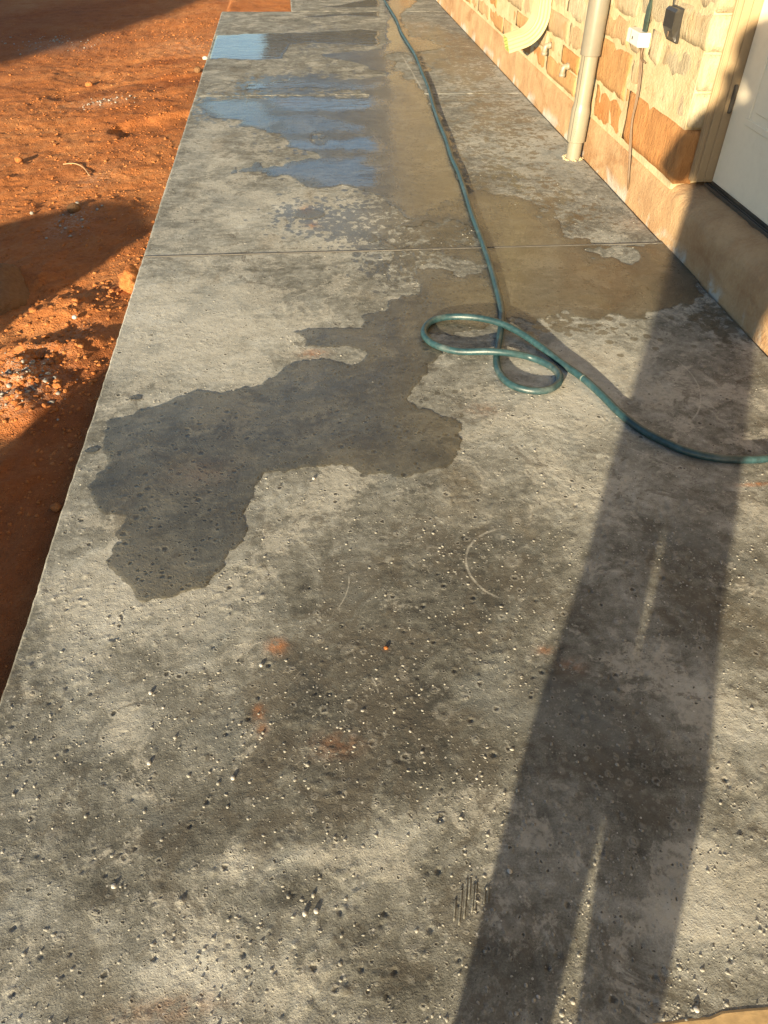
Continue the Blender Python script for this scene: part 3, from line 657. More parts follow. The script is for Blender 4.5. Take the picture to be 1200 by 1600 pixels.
puddle('mirror-smooth puddle by the left edge of the far slab', lambda x, y: sdf(Dpoly, x, y)+.04*fbm(x*5, y*3, 4)+.03*fbm(x*18, y*9, 3), box(Dpoly), .018, film=lambda x, y, f: sstep(-.02, .04, f)*1.1)
Epoly = G([(432, 24), (470, 27), (510, 23), (592, 18), (592, 27), (540, 24), (500, 27), (470, 27)])
puddle('thin dark water streak along the end joint of the far slab', lambda x, y: sdf(Epoly, x, y)+.02*fbm(x*9, y*6, 3), box(Epoly), .015, film=lambda x, y, f: sstep(-.01, .03, f)*.9)
Fpoly = G([(500, 11), (530, 8), (592, -4), (592, 11), (550, 12)])
puddle('thin dark water streak beyond the end joint', lambda x, y: sdf(Fpoly, x, y)+.02*fbm(x*9, y*6, 3), box(Fpoly), .015, film=lambda x, y, f: sstep(-.01, .03, f)*.9)
for (px_, py_, r, lab) in ((480, 335, .07, 'small dark wet blot by the orange stain on the middle slab'), (212, 622, .016, 'tiny dark wet spot left above the big wet patch'), (143, 704, .016, 'tiny dark wet spot between slab edge and big wet patch')):
    c = at(px_, py_); puddle(lab, lambda x, y, c=c, r=r: r-np.hypot((x-c.x)*.75, y-c.y)+.35*r*fbm(x*.6/r, y*.6/r, 3), (c.x-2.5*r, c.x+2.5*r, c.y-2.2*r, c.y+2.2*r), r*.16, film=lambda x, y, f: .1+0*x)

# ------------------------------------------------------------------ stone house
house = thing('stone_house', 'tan and orange limestone house along the right side of the walkway', 'house', (XW, 3.6, 0))
def hp(o): return hold(o, house)
YE = 17.9; DY0, DY1 = 2.60, 3.64; DZ = 2.36; WT = 4.6
wall = hp(MB().box(1.7872, 2.25, DY1+.032, YE-.004, .23, WT).box(1.800, 2.25, -5, DY0, .23, WT).box(1.802, 2.248, DY0-.01, DY1+.016, DZ, WT-.002).build('wall', M['mortar']))
# foundation swept along the wall
yy = spaced([(-5, 1.5, .25), (1.5, 8, .022), (8, 18, .1)])
prof = np.array([(0, -.2), (0, -.05), (0, 0), (.0005, .05), (.001, .10), (.001, .15), (.003, .19), (.008, .215), (.020, .236), (.040, .248), (.07, .254), (.10, .258), (.135, .262), (.20, .262)])
px_, yy2 = np.meshgrid(np.arange(len(prof)), yy)
fx = XW+prof[px_, 0]; fz = prof[px_, 1].copy(); u = prof[px_, 0]*1.0+prof[px_, 1]
rg = .0045*fbm(yy2*5, u*8, 3)+.003*fbm(yy2*22, u*30, 3)
edge = np.exp(-((px_-8)/2.2)**2); led = (yy2 < DY1)*1.0
fx = fx+rg*(px_ < 9)*(px_ > 2)+edge*(.008*fbm(yy2*6, yy2*0+2, 3)+.006*fbm(yy2*25, yy2*0+7, 3))*(.4+led)
fz = fz+rg*(px_ > 7)-edge*led*.012*(1+fbm(yy2*4, yy2*0+9, 3))+led*(px_ > 8)*(.005*fbm(yy2*18, u*60, 3)+.004*np.abs(fbm(yy2*45, u*90, 2)))
foundation = hp(npmesh('foundation', np.stack([fx, yy2, fz], -1).reshape(-1, 3), gridq(len(prof), len(yy))[:, ::-1], M['plinth'], smooth=True))

def rough_block(x0, x1, y0, y1, z0, z1, seed, amp=.006, nd=2):
    """stone with a hewn face, pillowed towards its edges"""
    ny = max(4, int((y1-y0)/.04)); nz = max(4, int((z1-z0)/.03)); v = []; f = []; idx = {}
    def vert(i, j, k):
        key = (i, j, k)
        if key not in idx:
            a, b_, c = i/nd, j/ny, k/nz
            x = x0+(x1-x0)*a; y = y0+(y1-y0)*b_; z = z0+(z1-z0)*c
            idx[key] = len(v); v.append((x, y, z, i, j, k))
        return idx[key]
    for j in range(ny):
        for k in range(nz): f.append((vert(0, j, k), vert(0, j, k+1), vert(0, j+1, k+1), vert(0, j+1, k)))
    for i in range(nd):
        for k in range(nz):
            f.append((vert(i, 0, k), vert(i+1, 0, k), vert(i+1, 0, k+1), vert(i, 0, k+1)))
            f.append((vert(i, ny, k), vert(i, ny, k+1), vert(i+1, ny, k+1), vert(i+1, ny, k)))
        for j in range(ny):
            f.append((vert(i, j, nz), vert(i, j+1, nz), vert(i+1, j+1, nz), vert(i+1, j, nz))[::-1])
            f.append((vert(i, j, 0), vert(i, j+1, 0), vert(i+1, j+1, 0), vert(i+1, j, 0)))
    A = np.array(v); x, y, z = A[:, 0], A[:, 1], A[:, 2]
    ej = np.minimum(y-y0, y1-y); ek = np.minimum(z-z0, z1-z); e = np.minimum(ej, ek)
    front = A[:, 3] == 0
    nf = fbm(y*9+seed*3.1, z*7+seed, 3); nf2 = fbm(y*40+seed, z*16, 2)
    wy = .004*fbm(z*14+seed, x*10+seed*2, 2); wz = .004*fbm(y*12+seed*5, x*10, 2)
    x = x+np.where(front, amp*nf*.8+.003*nf2+.0045*(1-sstep(0, .009, e)), 0)
    side = A[:, 4] == 0
    y = y+wy*1.5+np.where(side & ~front, amp*.8*fbm(x*30+seed, z*14, 3), 0); z = z+wz
    return np.stack([x, y, z], 1), f
def stone(y0, y1, z0, z1, tint, seed, x1=1.812, nd=1):
    g = .007
    V, F = rough_block(XW-.0005+rng.uniform(-.004, .004), x1, y0+g, y1-g, z0+g, z1-g, seed, .007, nd)
    o = mesh('stone_block', V, F, M['stone'], None, True)
    a = o.data.color_attributes.new('tint', 'FLOAT_COLOR', 'POINT'); a.data.foreach_set('color', list((*tint, 1))*len(V))
    return o
BUFF = [(.42, .355, .235), (.45, .38, .26), (.38, .325, .225), (.47, .40, .275), (.40, .345, .245)]
ORNG = [(.42, .23, .095), (.45, .27, .125), (.40, .21, .08), (.45, .30, .16)]
def tint(y, z, force=None):
    p = np.clip(1.25-2.6*(z-.2)+.3*rng.randn(), 0, 1) if force is None else force
    if force == 1.: return (.41, .205, .080)
    a = np.array(BUFF[rng.randint(5)]); b_ = np.array(ORNG[rng.randint(4)]); return tuple(a*(1-p)+b_*p)
# courses measured near the door (the end ones turn the corner into the reveal)
near = [(3.64, 4.40, .258, .505, 1.), (4.40, 4.93, .235, .42, 1.), (4.93, 5.30, .25, .42, .7), (4.03, 4.46, .505, .655, .55), (3.64, 4.03, .505, .655, .1), (4.46, 5.02, .42, .655, .85), (5.02, 5.27, .42, .655, .6), (4.40, 4.46, .42, .505, .9),
        (3.64, 4.11, .655, .808, .0), (4.11, 4.28, .655, .808, .15), (4.28, 4.56, .655, .79, .2), (4.56, 4.98, .655, .79, .55), (4.98, 5.27, .655, .79, .3), (3.64, 4.11, .808, .955, .05), (4.11, 4.50, .808, .97, .05), (4.50, 4.9, .79, .97, .15), (4.9, 5.27, .79, .97, .2), (3.64, 3.86, .955, 1.10, .1), (3.86, 4.3, .955, 1.10, .1), (4.3, 4.75, .97, 1.10, .1), (4.75, 5.27, .97, 1.10, .0)]
k = 0; stones = []
for (a, b_, c, d, p) in near:
    k += 1; corner = a < 3.65
    stones.append(stone(a, b_, c, d, tint(a, c, p), k*1.7, 1.872 if corner else 1.812, 3 if corner else 1))
far_rows = [(.245, .372), (.372, .484), (.484, .635), (.635, .78), (.78, .93), (.93, 1.10)]
for ri, (c, d) in enumerate(far_rows):
    y = 5.30 if ri < 2 else 5.27
    while y < 11.2:
        L = rng.uniform(.28, .75); L = L if y+L < 11.4 else 11.6-y
        k += 1; stones.append(stone(y, y+L, c, d, tint(y, c), k*1.7)); y += L
z = 1.10
while z < 1.8:
    h = rng.uniform(.13, .2); y = 3.64
    while y < 6.4:
        L = rng.uniform(.28, .7); k += 1; stones.append(stone(y, y+L, z, z+h, tint(y, z, .1), k*1.7, 1.872 if y < 3.65 else 1.812, 3 if y < 3.65 else 1)); y += L
    z += h
for o in stones: hold(o, wall)
# stones out of sight further along and higher: one joined facing
VV = []; FF = []; TT = []
for (ya, yb, za, zb) in ((11.6, 17.85, .25, 2.9), (3.66, 11.5, 1.85, 2.9), (-4.9, 2.55, .25, 2.4)):
    z = za
    while z < zb:
        h = rng.uniform(.14, .24); y = ya
        while y < yb:
            L = min(rng.uniform(.35, .8), yb-y); m = len(VV); t = tint(y, z)
            if L < .12: break
            k_ = XW-.002+rng.uniform(-.006, .006); a = .006
            q = [(k_+.008, y+a, z+a), (k_+.008, y+L-a, z+a), (k_+.008, y+L-a, z+h-a), (k_+.008, y+a, z+h-a), (k_, y+.03, z+.025), (k_, y+L-.03, z+.025), (k_, y+L-.03, z+h-.025), (k_, y+.03, z+h-.025), (1.81, y+a, z+a), (1.81, y+L-a, z+a), (1.81, y+L-a, z+h-a), (1.81, y+a, z+h-a)]
            VV += q; TT += list((*t, 1))*12
            FF += [tuple(m+i for i in f) for f in ((4, 7, 6, 5), (0, 4, 5, 1), (1, 5, 6, 2), (2, 6, 7, 3), (3, 7, 4, 0), (0, 1, 9, 8), (1, 2, 10, 9), (2, 3, 11, 10), (3, 0, 8, 11))]
            y += L
        z += h
o = mesh('stone_facing', VV, FF, M['stone']); a = o.data.color_attributes.new('tint', 'FLOAT_COLOR', 'POINT'); a.data.foreach_set('color', TT)
hold(o, wall); o['kind'] = 'stuff'
# roof with an eave
hp(MB().add([(1.45, -5.4, WT-.06), (1.45, YE+.35, WT-.06), (6.5, YE+.35, WT+2.4), (6.5, -5.4, WT+2.4), (1.45, -5.4, WT+.1), (1.45, YE+.35, WT+.1), (6.5, YE+.35, WT+2.56), (6.5, -5.4, WT+2.56)],
            [(0, 1, 2, 3), (7, 6, 5, 4), (0, 4, 5, 1), (1, 5, 6, 2), (2, 6, 7, 3), (3, 7, 4, 0)]).build('roof', M['roof']))
# end wall and back of the building
hp(MB().box(2.252, 11, YE-.304, YE-.006, -.2, WT).box(2.252, 11, -5, -4.7, -.2, WT).box(10.7, 11, -4.69, YE-.31, -.2, WT).build('end_wall', M['mortar']))
hp(MB().box(2.02, 2.6, DY0+.001, DY1+.004, .24, DZ-.002).build('doorway_back', M['darkwood']))
# door
DX = 1.950; yL, yR = 2.69, 3.592
door = hp(MB().box(DX, DX+.045, yL, yR, .292, 2.29, .002).build('door', M['door']))
def dpart(o): hold(o, door); return o
for (y0, y1, z0, z1) in ((3.20, 3.452, .575, 1.16), (2.80, 3.05, .575, 1.16), (3.20, 3.452, 1.32, 2.16), (2.80, 3.05, 1.32, 2.16)):
    m = MB(); wd = .028
    for (a, b_, c, d) in ((y0, y1, z0, z0+wd), (y0, y1, z1-wd, z1), (y0, y0+wd, z0+wd, z1-wd), (y1-wd, y1, z0+wd, z1-wd)): m.box(DX-.006, DX+.002, a, b_, c, d, .0025)
    m.box(DX-.005, DX+.002, y0+.06, y1-.06, z0+.06, z1-.06, .004)
    dpart(m.build('panel_moulding', M['door']))
for z0 in (.585, 1.25, 1.95):
    m = MB().tube([(DX-.012, yR+.004, z0), (DX-.012, yR+.004, z0+.115)], .0085, 10)
    for zz_ in (z0+.03, z0+.058, z0+.086): m.tube([(DX-.012, yR+.004, zz_-.001), (DX-.012, yR+.004, zz_+.001)], .0092, 10)
    m.box(DX-.012, DX-.003, yR-.004, yR+.010, z0+.004, z0+.111)
    dpart(m.build('hinge', M['hinge'], smooth=False))
dpart(MB().lathe([(.001, 0), (.026, 0), (.026, .008), (.011, .010), (.011, .04), (.027, .045), (.029, .06), (.018, .072), (.001, .074)], (0, 0), 20).build('handle', M['bronze'], smooth=True))
for o in door.children:
    if o.name.startswith('handle'):
        for vt in o.data.vertices: p = vt.co.copy(); vt.co = Vector((DX-p.z, yL+.07+p.x, 1.25+p.y))
# frame: brick mould, jamb and stop, on both sides, and a head
for sgn, yj in ((1, yR+.006), (-1, yL-.006)):
    m = MB()
    def bx(x0, x1, a, b_, b=.002):
        y0, y1 = sorted((yj+sgn*a, yj+sgn*b_)); m.box(x0, x1, y0, y1, .285, 2.32, b)
    bx(1.862, 2.01, .012, .040); bx(1.874, 1.912, .002, .0125); bx(1.912, 2.01, -.001, .0125); bx(1.853, 1.87, .028, .0455, .003); bx(1.8535, 1.866, .014, .021, .002)
    hp(m.build('door_frame', M['frame']))
hp(MB().box(1.862, 2.01, yL-.05, yR+.05, 2.321, 2.355, .003).build('door_head', M['frame']))
th = hp(MB().box(1.925, 1.952, DY0+.045, DY1-.032, .258, .276, .002).box(1.953, 2.01, DY0+.045, DY1-.032, .258, .289, .002).build('threshold', M['bronze']))
o = MB().box(1.9215, 1.926, DY0+.047, DY1-.034, .2665, .281, .001).box(1.934, 1.938, DY0+.047, DY1-.034, .2755, .2815, .001).build('threshold_strip', M['hinge'])
hold(o, th)

# ------------------------------------------------------------------ fixtures on the wall
pc = (1.711, 4.915)
pipe = thing('pvc_pipe', 'thick grey vertical pipe standing against the wall with a wide collar', 'pipe', (*pc, 0))
def pp(o, par=pipe): return hold(o, par)
pp(MB().lathe([(.043, -.03), (.043, .112)], pc, 32).build('stub', M['pvc_light'], smooth=True))
pp(MB().lathe([(.046, .104), (.0545, .102), (.055, .105), (.055, .27), (.053, .285), (.0485, .305), (.0475, .32), (.0475, .585)], pc, 32).build('lower_pipe', M['pvc_light'], smooth=True))
pp(MB().lathe([(.048, .567), (.0575, .566), (.058, .569), (.058, 2.6), (.05, 2.601), (.001, 2.602)], pc, 32).build('upper_pipe', M['pvc'], smooth=True))
a = math.radians(214)
ln = [(pc[0]+math.cos(a)*r, pc[1]+math.sin(a)*r, z) for r, z in ((.0551, .108), (.0551, .27), (.0531, .285), (.0486, .305), (.0476, .32), (.0476, .565))]
pp(MB().tube(ln, .0019, 5).build('print_line', M['print']))
mm = MB()
for i in range(9):
    t = a+.35+.06*(i % 3); z = .14+.013*i; mm.tube([(pc[0]+math.cos(t)*.0552, pc[1]+math.sin(t)*.0552, z), (pc[0]+math.cos(t)*.0552, pc[1]+math.sin(t)*.0552, z+.005)], .0011, 5)
pp(mm.build('printed_marks', M['print']))
ms = MB()
for i in range(40):
    t = rng.rand()*6.28; r = .045+.02*rng.rand()
    x, y = pc[0]+math.cos(t)*r, pc[1]+math.sin(t)*r; s = .004+.007*rng.rand()
    ms.add(IV*np.array([s, s, s*.7])+np.array([x, y, s*.3]), IF)
pp(ms.build('mortar_collar', M['mortar'], smooth=True))

# downspout
sp = thing('downspout', 'pale yellow ribbed metal downspout with a curved outlet elbow', 'downspout', (1.73, 6.13, 0))
def section(wx, wy, inner=0.0):
    P = []; rib = .0045
    def side(a, b_, nrm, n):
        a = np.array(a); b_ = np.array(b_); nrm = np.array(nrm)
        for i in range(n*4):
            t = i/(n*4); d = (0, 0, 1, 1)[i % 4]*rib if 2 <= i < n*4-1 else 0
            P.append(tuple(a+(b_-a)*t-nrm*d))
    side((-wx, -wy), (wx, -wy), (0, -1), 4); side((wx, -wy), (wx, wy), (1, 0), 5); side((wx, wy), (-wx, wy), (0, 1), 4); side((-wx, wy), (-wx, -wy), (-1, 0), 5)
    return P
def sweep(path, sec):
    v = []; n = len(sec)
    for (p, t) in path:
        t = Vector(t).normalized(); yv = Vector((0, 1, 0)); xv = yv.cross(t); 
        for a_, b_ in sec: v.append(Vector(p)+xv*a_+yv*b_)
    f = [(i*n+k, (i+1)*n+k, (i+1)*n+(k+1) % n, i*n+(k+1) % n) for i in range(len(path)-1) for k in range(n)]
    return v, f
sec = section(.046, .066)
path = [((1.732, 6.13, z), (0, 0, -1)) for z in (4.4, 2.5, .64)]
path += [((1.732, 6.13, .62), (0, 0, -1))]
cxx, czz, rad = 1.732-.17, .60, .17
for i in range(1, 11):
    a = math.radians(74*i/10); path.append(((cxx+rad*math.cos(a), 6.13, czz-rad*math.sin(a)), (-math.sin(a), 0, -math.cos(a))))
e = path[-1]; path.append(((e[0][0]-.10, 6.13, e[0][2]-.03), e[1]))
V, F = sweep(path[:4], sec); o = hold(mesh('spout_pipe', V, F, M['spout']), sp)
sec2 = section(.049, .069); V, F = sweep(path[2:], sec2)
el = hold(mesh('spout_elbow', V, F, M['spout']), sp)
sec3 = section(.045, .065); V, F = sweep(path[5:], sec3); hold(mesh('spout_lining', V, [q[::-1] for q in F], M['spout_in']), sp)

for (px_, py_, lab) in ((853, 74, 'cream elbow pipe stub sticking out of the wall nearer the downspout'), (881, 107, 'cream elbow pipe stub sticking out of the wall nearer the grey pipe')):
    c = at(px_, py_, x=1.748)
    t = thing('pipe_stub', lab, 'pipe stub', c, 'cream pipe stubs on the wall')
    path_ = [(1.79, c.y, c.z+.012), (1.765, c.y, c.z+.012), (1.752, c.y, c.z+.010), (1.745, c.y, c.z+.002), (1.743, c.y, c.z-.012), (1.743, c.y, c.z-.045)]
    hold(MB().tube(path_, .017, 16).build('elbow', M['pvc_light'], smooth=True), t)
    hold(MB().tube([(1.743, c.y, c.z-.047), (1.743, c.y, c.z-.028)], .0205, 16).build('socket', M['pvc_light'], smooth=True), t)
    hold(MB().tube([(1.783, c.y, c.z+.012), (1.764, c.y, c.z+.012)], .0205, 16).build('socket', M['pvc_light'], smooth=True), t)

# white box on a strap with its cable
wb = thing('junction_box', 'small white box on the stone wall with thin brown cables below it', 'electrical box', (1.765, 4.35, .72))
hold(MB().box(1.728, 1.790, 4.285, 4.455, .715, .778, .004).build('case', M['white_plastic']), wb)
hold(MB().box(1.7255, 1.7285, 4.366, 4.376, .738, .752, .0008).build('mark', M['black_plastic']), wb)
hold(MB().box(1.7268, 1.7282, 4.40, 4.402, .716, .777).build('lid_seam', M['print']), wb)
cb = thing('cable', 'pair of thin brown cables hanging from the white box down to the walkway', 'cable', (1.77, 4.33, 0))
def wp(px_, py_, x): p = at(px_, py_, x=x); return p
c1 = [(1.768, 4.33, .72)]+[tuple(wp(a, b_, x)) for a, b_, x in ((1001, 90, 1.770), (998, 130, 1.771), (993, 160, 1.771), (987, 190, 1.769), (984, 225, 1.768), (983, 255, 1.772), (981, 285, 1.776))]+[tuple(at(980, 308))]
c2 = [(1.766, 4.36, .72)]+[tuple(wp(a, b_, x)) for a, b_, x in ((1003, 88, 1.764), (1000, 130, 1.764), (995, 160, 1.764), (988, 190, 1.763), (986, 225, 1.763), (984, 255, 1.766), (982, 285, 1.772))]+[tuple(at(981, 311))]
hold(MB().tube(catmull(c1, 6), .0042, 8).build('cable_core', M['cable'], smooth=True), cb)
hold(MB().tube(catmull(c2, 6), .0042, 8).build('cable_core', M['cable'], smooth=True), cb)
c3 = [(1.764, 4.30, .716), tuple(wp(1002, 85, 1.76)), tuple(wp(1002, 92, 1.758)), tuple(wp(1008, 98, 1.764))]
hold(MB().tube(catmull(c3, 6), .0045, 8).build('cable_end', M['cable'], smooth=True), cb)
st = [wp(1007, 50, 1.768), wp(1010, 33, 1.76), wp(1014, 14, 1.77), wp(1017, 2, 1.778), wp(1019, -30, 1.782)]
m = MB(); n = len(st); v = []
wd = [.022, .024, .022, .012, .010]
for p, w_ in zip(st, wd): v += [(p.x-.004, p.y-w_, p.z), (p.x-.004, p.y+w_, p.z), (p.x+.004, p.y+w_, p.z), (p.x+.004, p.y-w_, p.z)]
f = [(i*4+k, i*4+(k+1) % 4, i*4+4+(k+1) % 4, i*4+4+k) for i in range(n-1) for k in range(4)]+[(3, 2, 1, 0), (n*4-4, n*4-3, n*4-2, n*4-1)]
tag(m.add(v, f).build('strap', M['strap']), 'dark green strap hanging down the wall onto the white box', 'strap')
# black outlet cover with a hood
c = at(1050, 36, x=1.76)
ob = thing('outlet_cover', 'black hooded outlet cover on the stone wall near the door', 'outlet cover', (1.78, c.y, c.z))
y0, y1, z0, z1 = c.y-.058, c.y+.062, c.z-.062, c.z+.060
hold(MB().box(1.772, 1.789, y0, y1, z0-.012, z1+.004, .003).build('back_plate', M['black_plastic']), ob)
v = []
for zz_, xo, ins in ((z1, 1.752, .004), (z1-.012, 1.742, .002), (z0+.045, 1.742, .004), (z0+.012, 1.757, .010), (z0-.004, 1.768, .006)):
    v += [(xo, y0+ins, zz_), (xo, y1-ins, zz_), (1.773, y1-ins*.5, zz_), (1.773, y0+ins*.5, zz_)]
f = [(i*4+k, i*4+4+k, i*4+4+(k+1) % 4, i*4+(k+1) % 4) for i in range(4) for k in range(4)]+[(0, 1, 2, 3), (19, 18, 17, 16)]
hold(mesh('hood', v, f, M['black_plastic']), ob)
hold(MB().box(1.746, 1.750, y0+.045, y0+.056, z0+.010, z0+.032, .001).build('latch', M['cable']), ob)

# ------------------------------------------------------------------ garden hose
HR = .0135
ph = [(596, -40), (598, -12), (601, 0), (611, 17), (620, 32), (628, 52), (641, 73), (650, 88), (661, 116), (671, 141), (678, 167), (687, 193), (697, 217), (706, 246), (716, 268), (725, 294), (737, 333), (754, 379), (767, 417), (777, 454), (783, 480), (784, 500), (781, 525), (777, 548), (776, 567), (782, 585), (799, 601), (828, 610), (856, 609), (873, 598), (873, 584), (857, 570), (828, 558), (799, 552), (765, 549), (717, 549), (683, 540), (666, 528), (663, 515), (676, 501), (702, 495), (741, 496), (779, 504), (813, 520), (847, 543), (876, 566), (910, 590), (939, 616), (968, 645), (1002, 671), (1040, 691), (1079, 707), (1123, 716), (1161, 718), (1200, 716), (1250, 706)]
hp_ = []
for i, (a, b_) in enumerate(ph):
    lift = 0
    if 38 <= i <= 45: lift = .020*math.exp(-((a-780)/60)**2)
    if 33 <= i <= 36: lift = .024*math.exp(-((a-778)/45)**2)
    z = HR+.001+lift; hp_.append(at(a, b_, z))
hp_.insert(0, hp_[0]+Vector((.05, 2.6, 0))); hp_ += [Vector((1.66, 1.55, HR)), Vector((1.68, 1.0, HR)), Vector((1.5, .3, HR)), Vector((1.62, -.6, HR))]
hose = thing('garden_hose', 'teal green garden hose looping across the wet walkway', 'hose', (0, 0, 0))
cl = catmull(hp_, 9); hold(MB().tube(cl, HR, 18).build('hose_tube', M['hose'], smooth=True), hose)
def nearest(px_, py_): t = at(px_, py_, HR); return min(range(len(cl)), key=lambda i: (cl[i]-t).length)
i = nearest(909, 590); hold(MB().tube([cl[i], cl[i].lerp(cl[i+1], .5)], HR+.0005, 18).build('pale_band', M['hose_band'], smooth=True), hose)

# pale board whose edge shows in the lower right corner
tb = MB(); n = 30; v = []
for i in range(n+1):
    x = .515+.75*i/n; j = .004*float(fbm(np.array([x*14]), np.array([.3]), 4)[0]); ye = .352-.012*(i/n)*0+j+(.006 if x > .62 else 0)
    v += [(x, ye-.002, -.002), (x, ye-.001, .0002), (x, ye-.005, .0014), (x, .20, .0016), (x, .20, -.002)]
f = [(i*5+k, i*5+5+k, i*5+5+(k+1) % 5, i*5+(k+1) % 5) for i in range(n) for k in range(5)]+[(0, 1, 2, 3, 4), tuple(n*5+k for k in (4, 3, 2, 1, 0))]
tag(tb.add(v, f).build('board', M['timber']), 'pale splintered board edge in the bottom right corner of the walkway', 'board')

# ------------------------------------------------------------------ shed mirrored in the water; unseen building added to cast the far shadow
def shed(name, label, cx_, cy_, L, Wd, hw, hr, rot, mat, roofm):
    t = thing(name, label, 'shed'); 
    m = MB().box(-L/2, L/2, -Wd/2, Wd/2, -.4, hw)
    t_w = m.build('wall', mat, t)
    v = [(-L/2-.3, -Wd/2-.3, hw-.1), (L/2+.3, -Wd/2-.3, hw-.1), (L/2+.3, 0, hr), (-L/2-.3, 0, hr), (L/2+.3, Wd/2+.3, hw-.1), (-L/2-.3, Wd/2+.3, hw-.1)]
    v += [(a, b_, c+.12) for a, b_, c in v]
    MB().add(v, [(0, 3, 2, 1), (3, 5, 4, 2), (6, 7, 8, 9), (9, 8, 10, 11), (0, 1, 7, 6), (1, 2, 8, 7), (2, 4, 10, 8), (4, 5, 11, 10), (5, 3, 9, 11), (3, 0, 6, 9)]).build('roof', roofm, t)
    for k in range(int(L/.6)+1): MB().box(-L/2+k*.6-.02, -L/2+k*.6+.02, -Wd/2-.025, -Wd/2-.001, -.4, hw-.12).build('batten', mat, t)
    d = MB().box(-.9, .9, -Wd/2-.06, -Wd/2-.03, -.3, min(2.3, hw-.3)).build('door', roofm, t)
    t.location = (cx_, cy_, 0); t.rotation_euler[2] = rot; return t
shed('shed', 'dark board shed mirrored in the far puddle', 3.55, 28.0, 8.4, 5, 3.6, 4.6, 0, M['darkwood'], M['roof'])
az = -math.atan2(SUN_AZ[0], SUN_AZ[1]); qn = lambda n, q: (.4695*q+.8829*n, .8829*q-.4695*n)
bx_, by_ = qn(-12.15, -17); shed('shadow_barn', 'tall dark unseen building added behind the viewer to cast the far shadow', bx_, by_, 11.4, 6, 6.2, 6.4, az, M['darkwood'], M['roof'])  # out of view; placed and turned to throw the far shadow edge

# ------------------------------------------------------------------ the person taking the picture (stands behind the camera, throws the long shadow)
person = thing('person', 'person in loose shirt and trousers holding up a phone, throwing the long shadow', 'person', (0, -.33, 0))
person.rotation_euler[2] = YAW
M['skin'] = plain('skin', (.42, .25, .17), .5, .08, .0003, 60); M['shirt'] = plain('grey_shirt', (.12, .13, .15), .9, .15, .001, 90)
M['trousers'] = plain('blue_trousers', (.05, .065, .10), .9, .2, .001, 120); M['hair'] = plain('dark_hair', (.025, .018, .012), .6, .3, .002, 140); M['shoe'] = plain('brown_boot', (.09, .055, .03), .6)
SV, SR, SE = [], [], []
def sk(p, r, par=None):
    SV.append(p); SR.append(r)
    if par is not None: SE.append((par, len(SV)-1))
    return len(SV)-1
pel = sk((0, 0, .95), .13); sp1 = sk((0, 0, 1.10), .12, pel); sp2 = sk((0, 0, 1.28), .135, sp1); sp3 = sk((0, .0, 1.43), .10, sp2)
nk = sk((-.015, .015, 1.53), .055, sp3); h1 = sk((-.045, .035, 1.62), .082, nk); h2 = sk((-.07, .035, 1.70), .092, h1); h3 = sk((-.075, .03, 1.755), .07, h2)
for s_ in (-1, 1):
    hip = sk((s_*.10, 0, .88), .095, pel); kn = sk((s_*.105, .02, .50), .062, hip); an = sk((s_*.105, -.01, .10), .042, kn); ft = sk((s_*.115, .12, .045), .038, an)
    shd = sk((s_*.18, 0, 1.44), .062, sp3); elb = sk((s_*.275, .13, 1.175), .043, shd); wr = sk((s_*.115, .245, 1.40), .029, elb); pm = sk((s_*.078, .275, 1.455), .027, wr)
    for k in range(4):
        ang = .024*(k-1.5); L = (.036, .042, .04, .03)[k]
        kn_ = sk((s_*.064, .292-ang*.55, 1.478+ang), .0095, pm); mid = sk((s_*.050, .300-ang*.55, 1.488+ang), .0085, kn_); sk((s_*.043, .312-ang*.5, 1.492+ang), .0075, mid)
    t1 = sk((s_*.058, .262, 1.462), .011, pm); sk((s_*.040, .285, 1.480), .009, t1)
me = bpy.data.meshes.new('body'); me.from_pydata(SV, SE, []); me.update()
body = link('body', me, M['skin'], person)
md = body.modifiers.new('skin', 'SKIN'); md.use_smooth_shade = True
for i, d in enumerate(me.skin_vertices[0].data): d.radius = (SR[i], SR[i]*(1.12 if i in (h1, h2) else 1)); d.use_root = (i == pel)
body.modifiers.new('sub', 'SUBSURF').levels = 1; body.modifiers['sub'].render_levels = 1
def loft(secs, n=24):
    v = [(cx_+rx*math.cos(2*math.pi*k/n), cy_+ry*math.sin(2*math.pi*k/n), z) for cx_, cy_, rx, ry, z in secs for k in range(n)]
    return v, [(i*n+k, i*n+(k+1) % n, (i+1)*n+(k+1) % n, (i+1)*n+k) for i in range(len(secs)-1) for k in range(n)]
tr = MB()
LEG = {-1: [(.03, -.108, .074), (.10, -.108, .074), (.16, -.108, .077), (.21, -.108, .086), (.26, -.106, .097), (.30, -.106, .097), (.35, -.106, .091), (.40, -.104, .090), (.44, -.103, .098), (.48, -.10, .104), (.60, -.10, .108), (.74, -.10, .114), (.86, -.10, .118)],
       1: [(.03, .082, .064), (.10, .082, .062), (.16, .084, .066), (.21, .088, .082), (.26, .092, .098), (.30, .095, .098), (.35, .100, .088), (.40, .103, .088), (.44, .103, .098), (.48, .10, .104), (.60, .102, .110), (.74, .102, .114), (.86, .10, .118)]}
for s_ in (-1, 1):
    tr.add(*loft([(x_, .0, r, r*1.05, z) for z, x_, r in LEG[s_]]))
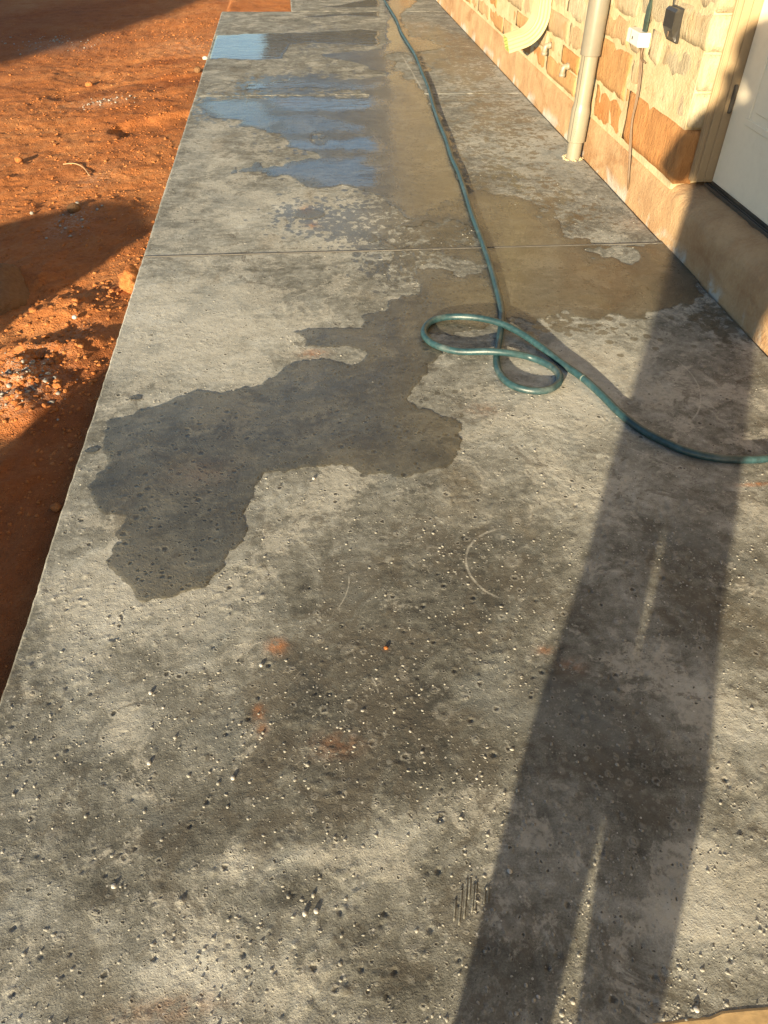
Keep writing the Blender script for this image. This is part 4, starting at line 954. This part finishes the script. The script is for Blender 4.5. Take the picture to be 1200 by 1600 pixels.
tr.add(*loft([(0, 0, .17, .115, .76), (0, 0, .205, .128, .84), (0, 0, .205, .13, .95), (0, 0, .19, .125, 1.02)]))
tr.build('trousers', M['trousers'], person, True)
sh = MB(); sh.add(*loft([(0, 0, .225, .15, .80), (0, 0, .222, .148, .92), (0, 0, .215, .142, 1.08), (0, 0, .225, .148, 1.25), (0, 0, .222, .14, 1.38), (0, 0, .19, .11, 1.46), (0, .005, .09, .08, 1.515), (0, .01, .062, .066, 1.53)]))
for s_ in (-1, 1): sh.tube([(s_*.14, 0, 1.44), (s_*.20, .02, 1.40), (s_*.245, .08, 1.29), (s_*.275, .128, 1.18), (s_*.268, .137, 1.172), (s_*.20, .185, 1.27), (s_*.135, .23, 1.37)], [.088, .09, .088, .082, .08, .062, .045], 16)
sh.build('shirt', M['shirt'], person, True)
def ball(name, c, r, mat, sub=2):
    import bmesh
    bm = bmesh.new(); bmesh.ops.create_icosphere(bm, subdivisions=sub, radius=1)
    for vt in bm.verts: vt.co = Vector((c[0]+vt.co.x*r[0], c[1]+vt.co.y*r[1], c[2]+vt.co.z*r[2]))
    me = bpy.data.meshes.new(name); bm.to_mesh(me); bm.free(); return link(name, me, mat, person, True)
ball('hair', (-.075, .012, 1.725), (.112, .118, .105), M['hair'], 3)
ball('nose', (-.06, .142, 1.655), (.014, .020, .024), M['skin'])
for s_ in (-1, 1):
    ball('ear', (s_*.095-.06, .025, 1.66), (.012, .022, .034), M['skin']); ball('eye', (s_*.034-.065, .126, 1.685), (.013, .010, .009), M['white_plastic'])
    ball('shoe', (s_*.108, .06, .045), (.050, .145, .048), M['shoe'], 3)
ball('mouth', (-.055, .132, 1.612), (.026, .008, .007), M['hair'])
fw = RCAM @ Vector((0, 0, -1))
pho = thing('phone', 'dark phone held up in both hands by the person', 'phone', (0, 0, 0))
pho.matrix_world = Matrix.Translation(Vector((0, 0, H))-fw*.012) @ RCAM.to_4x4()
MB().box(-.037, .037, -.075, .075, -.004, .004, .002).build('case', M['black_plastic'], pho)
MB().box(-.034, .034, -.070, .070, .0042, .0048).build('screen', M['hinge'], pho)
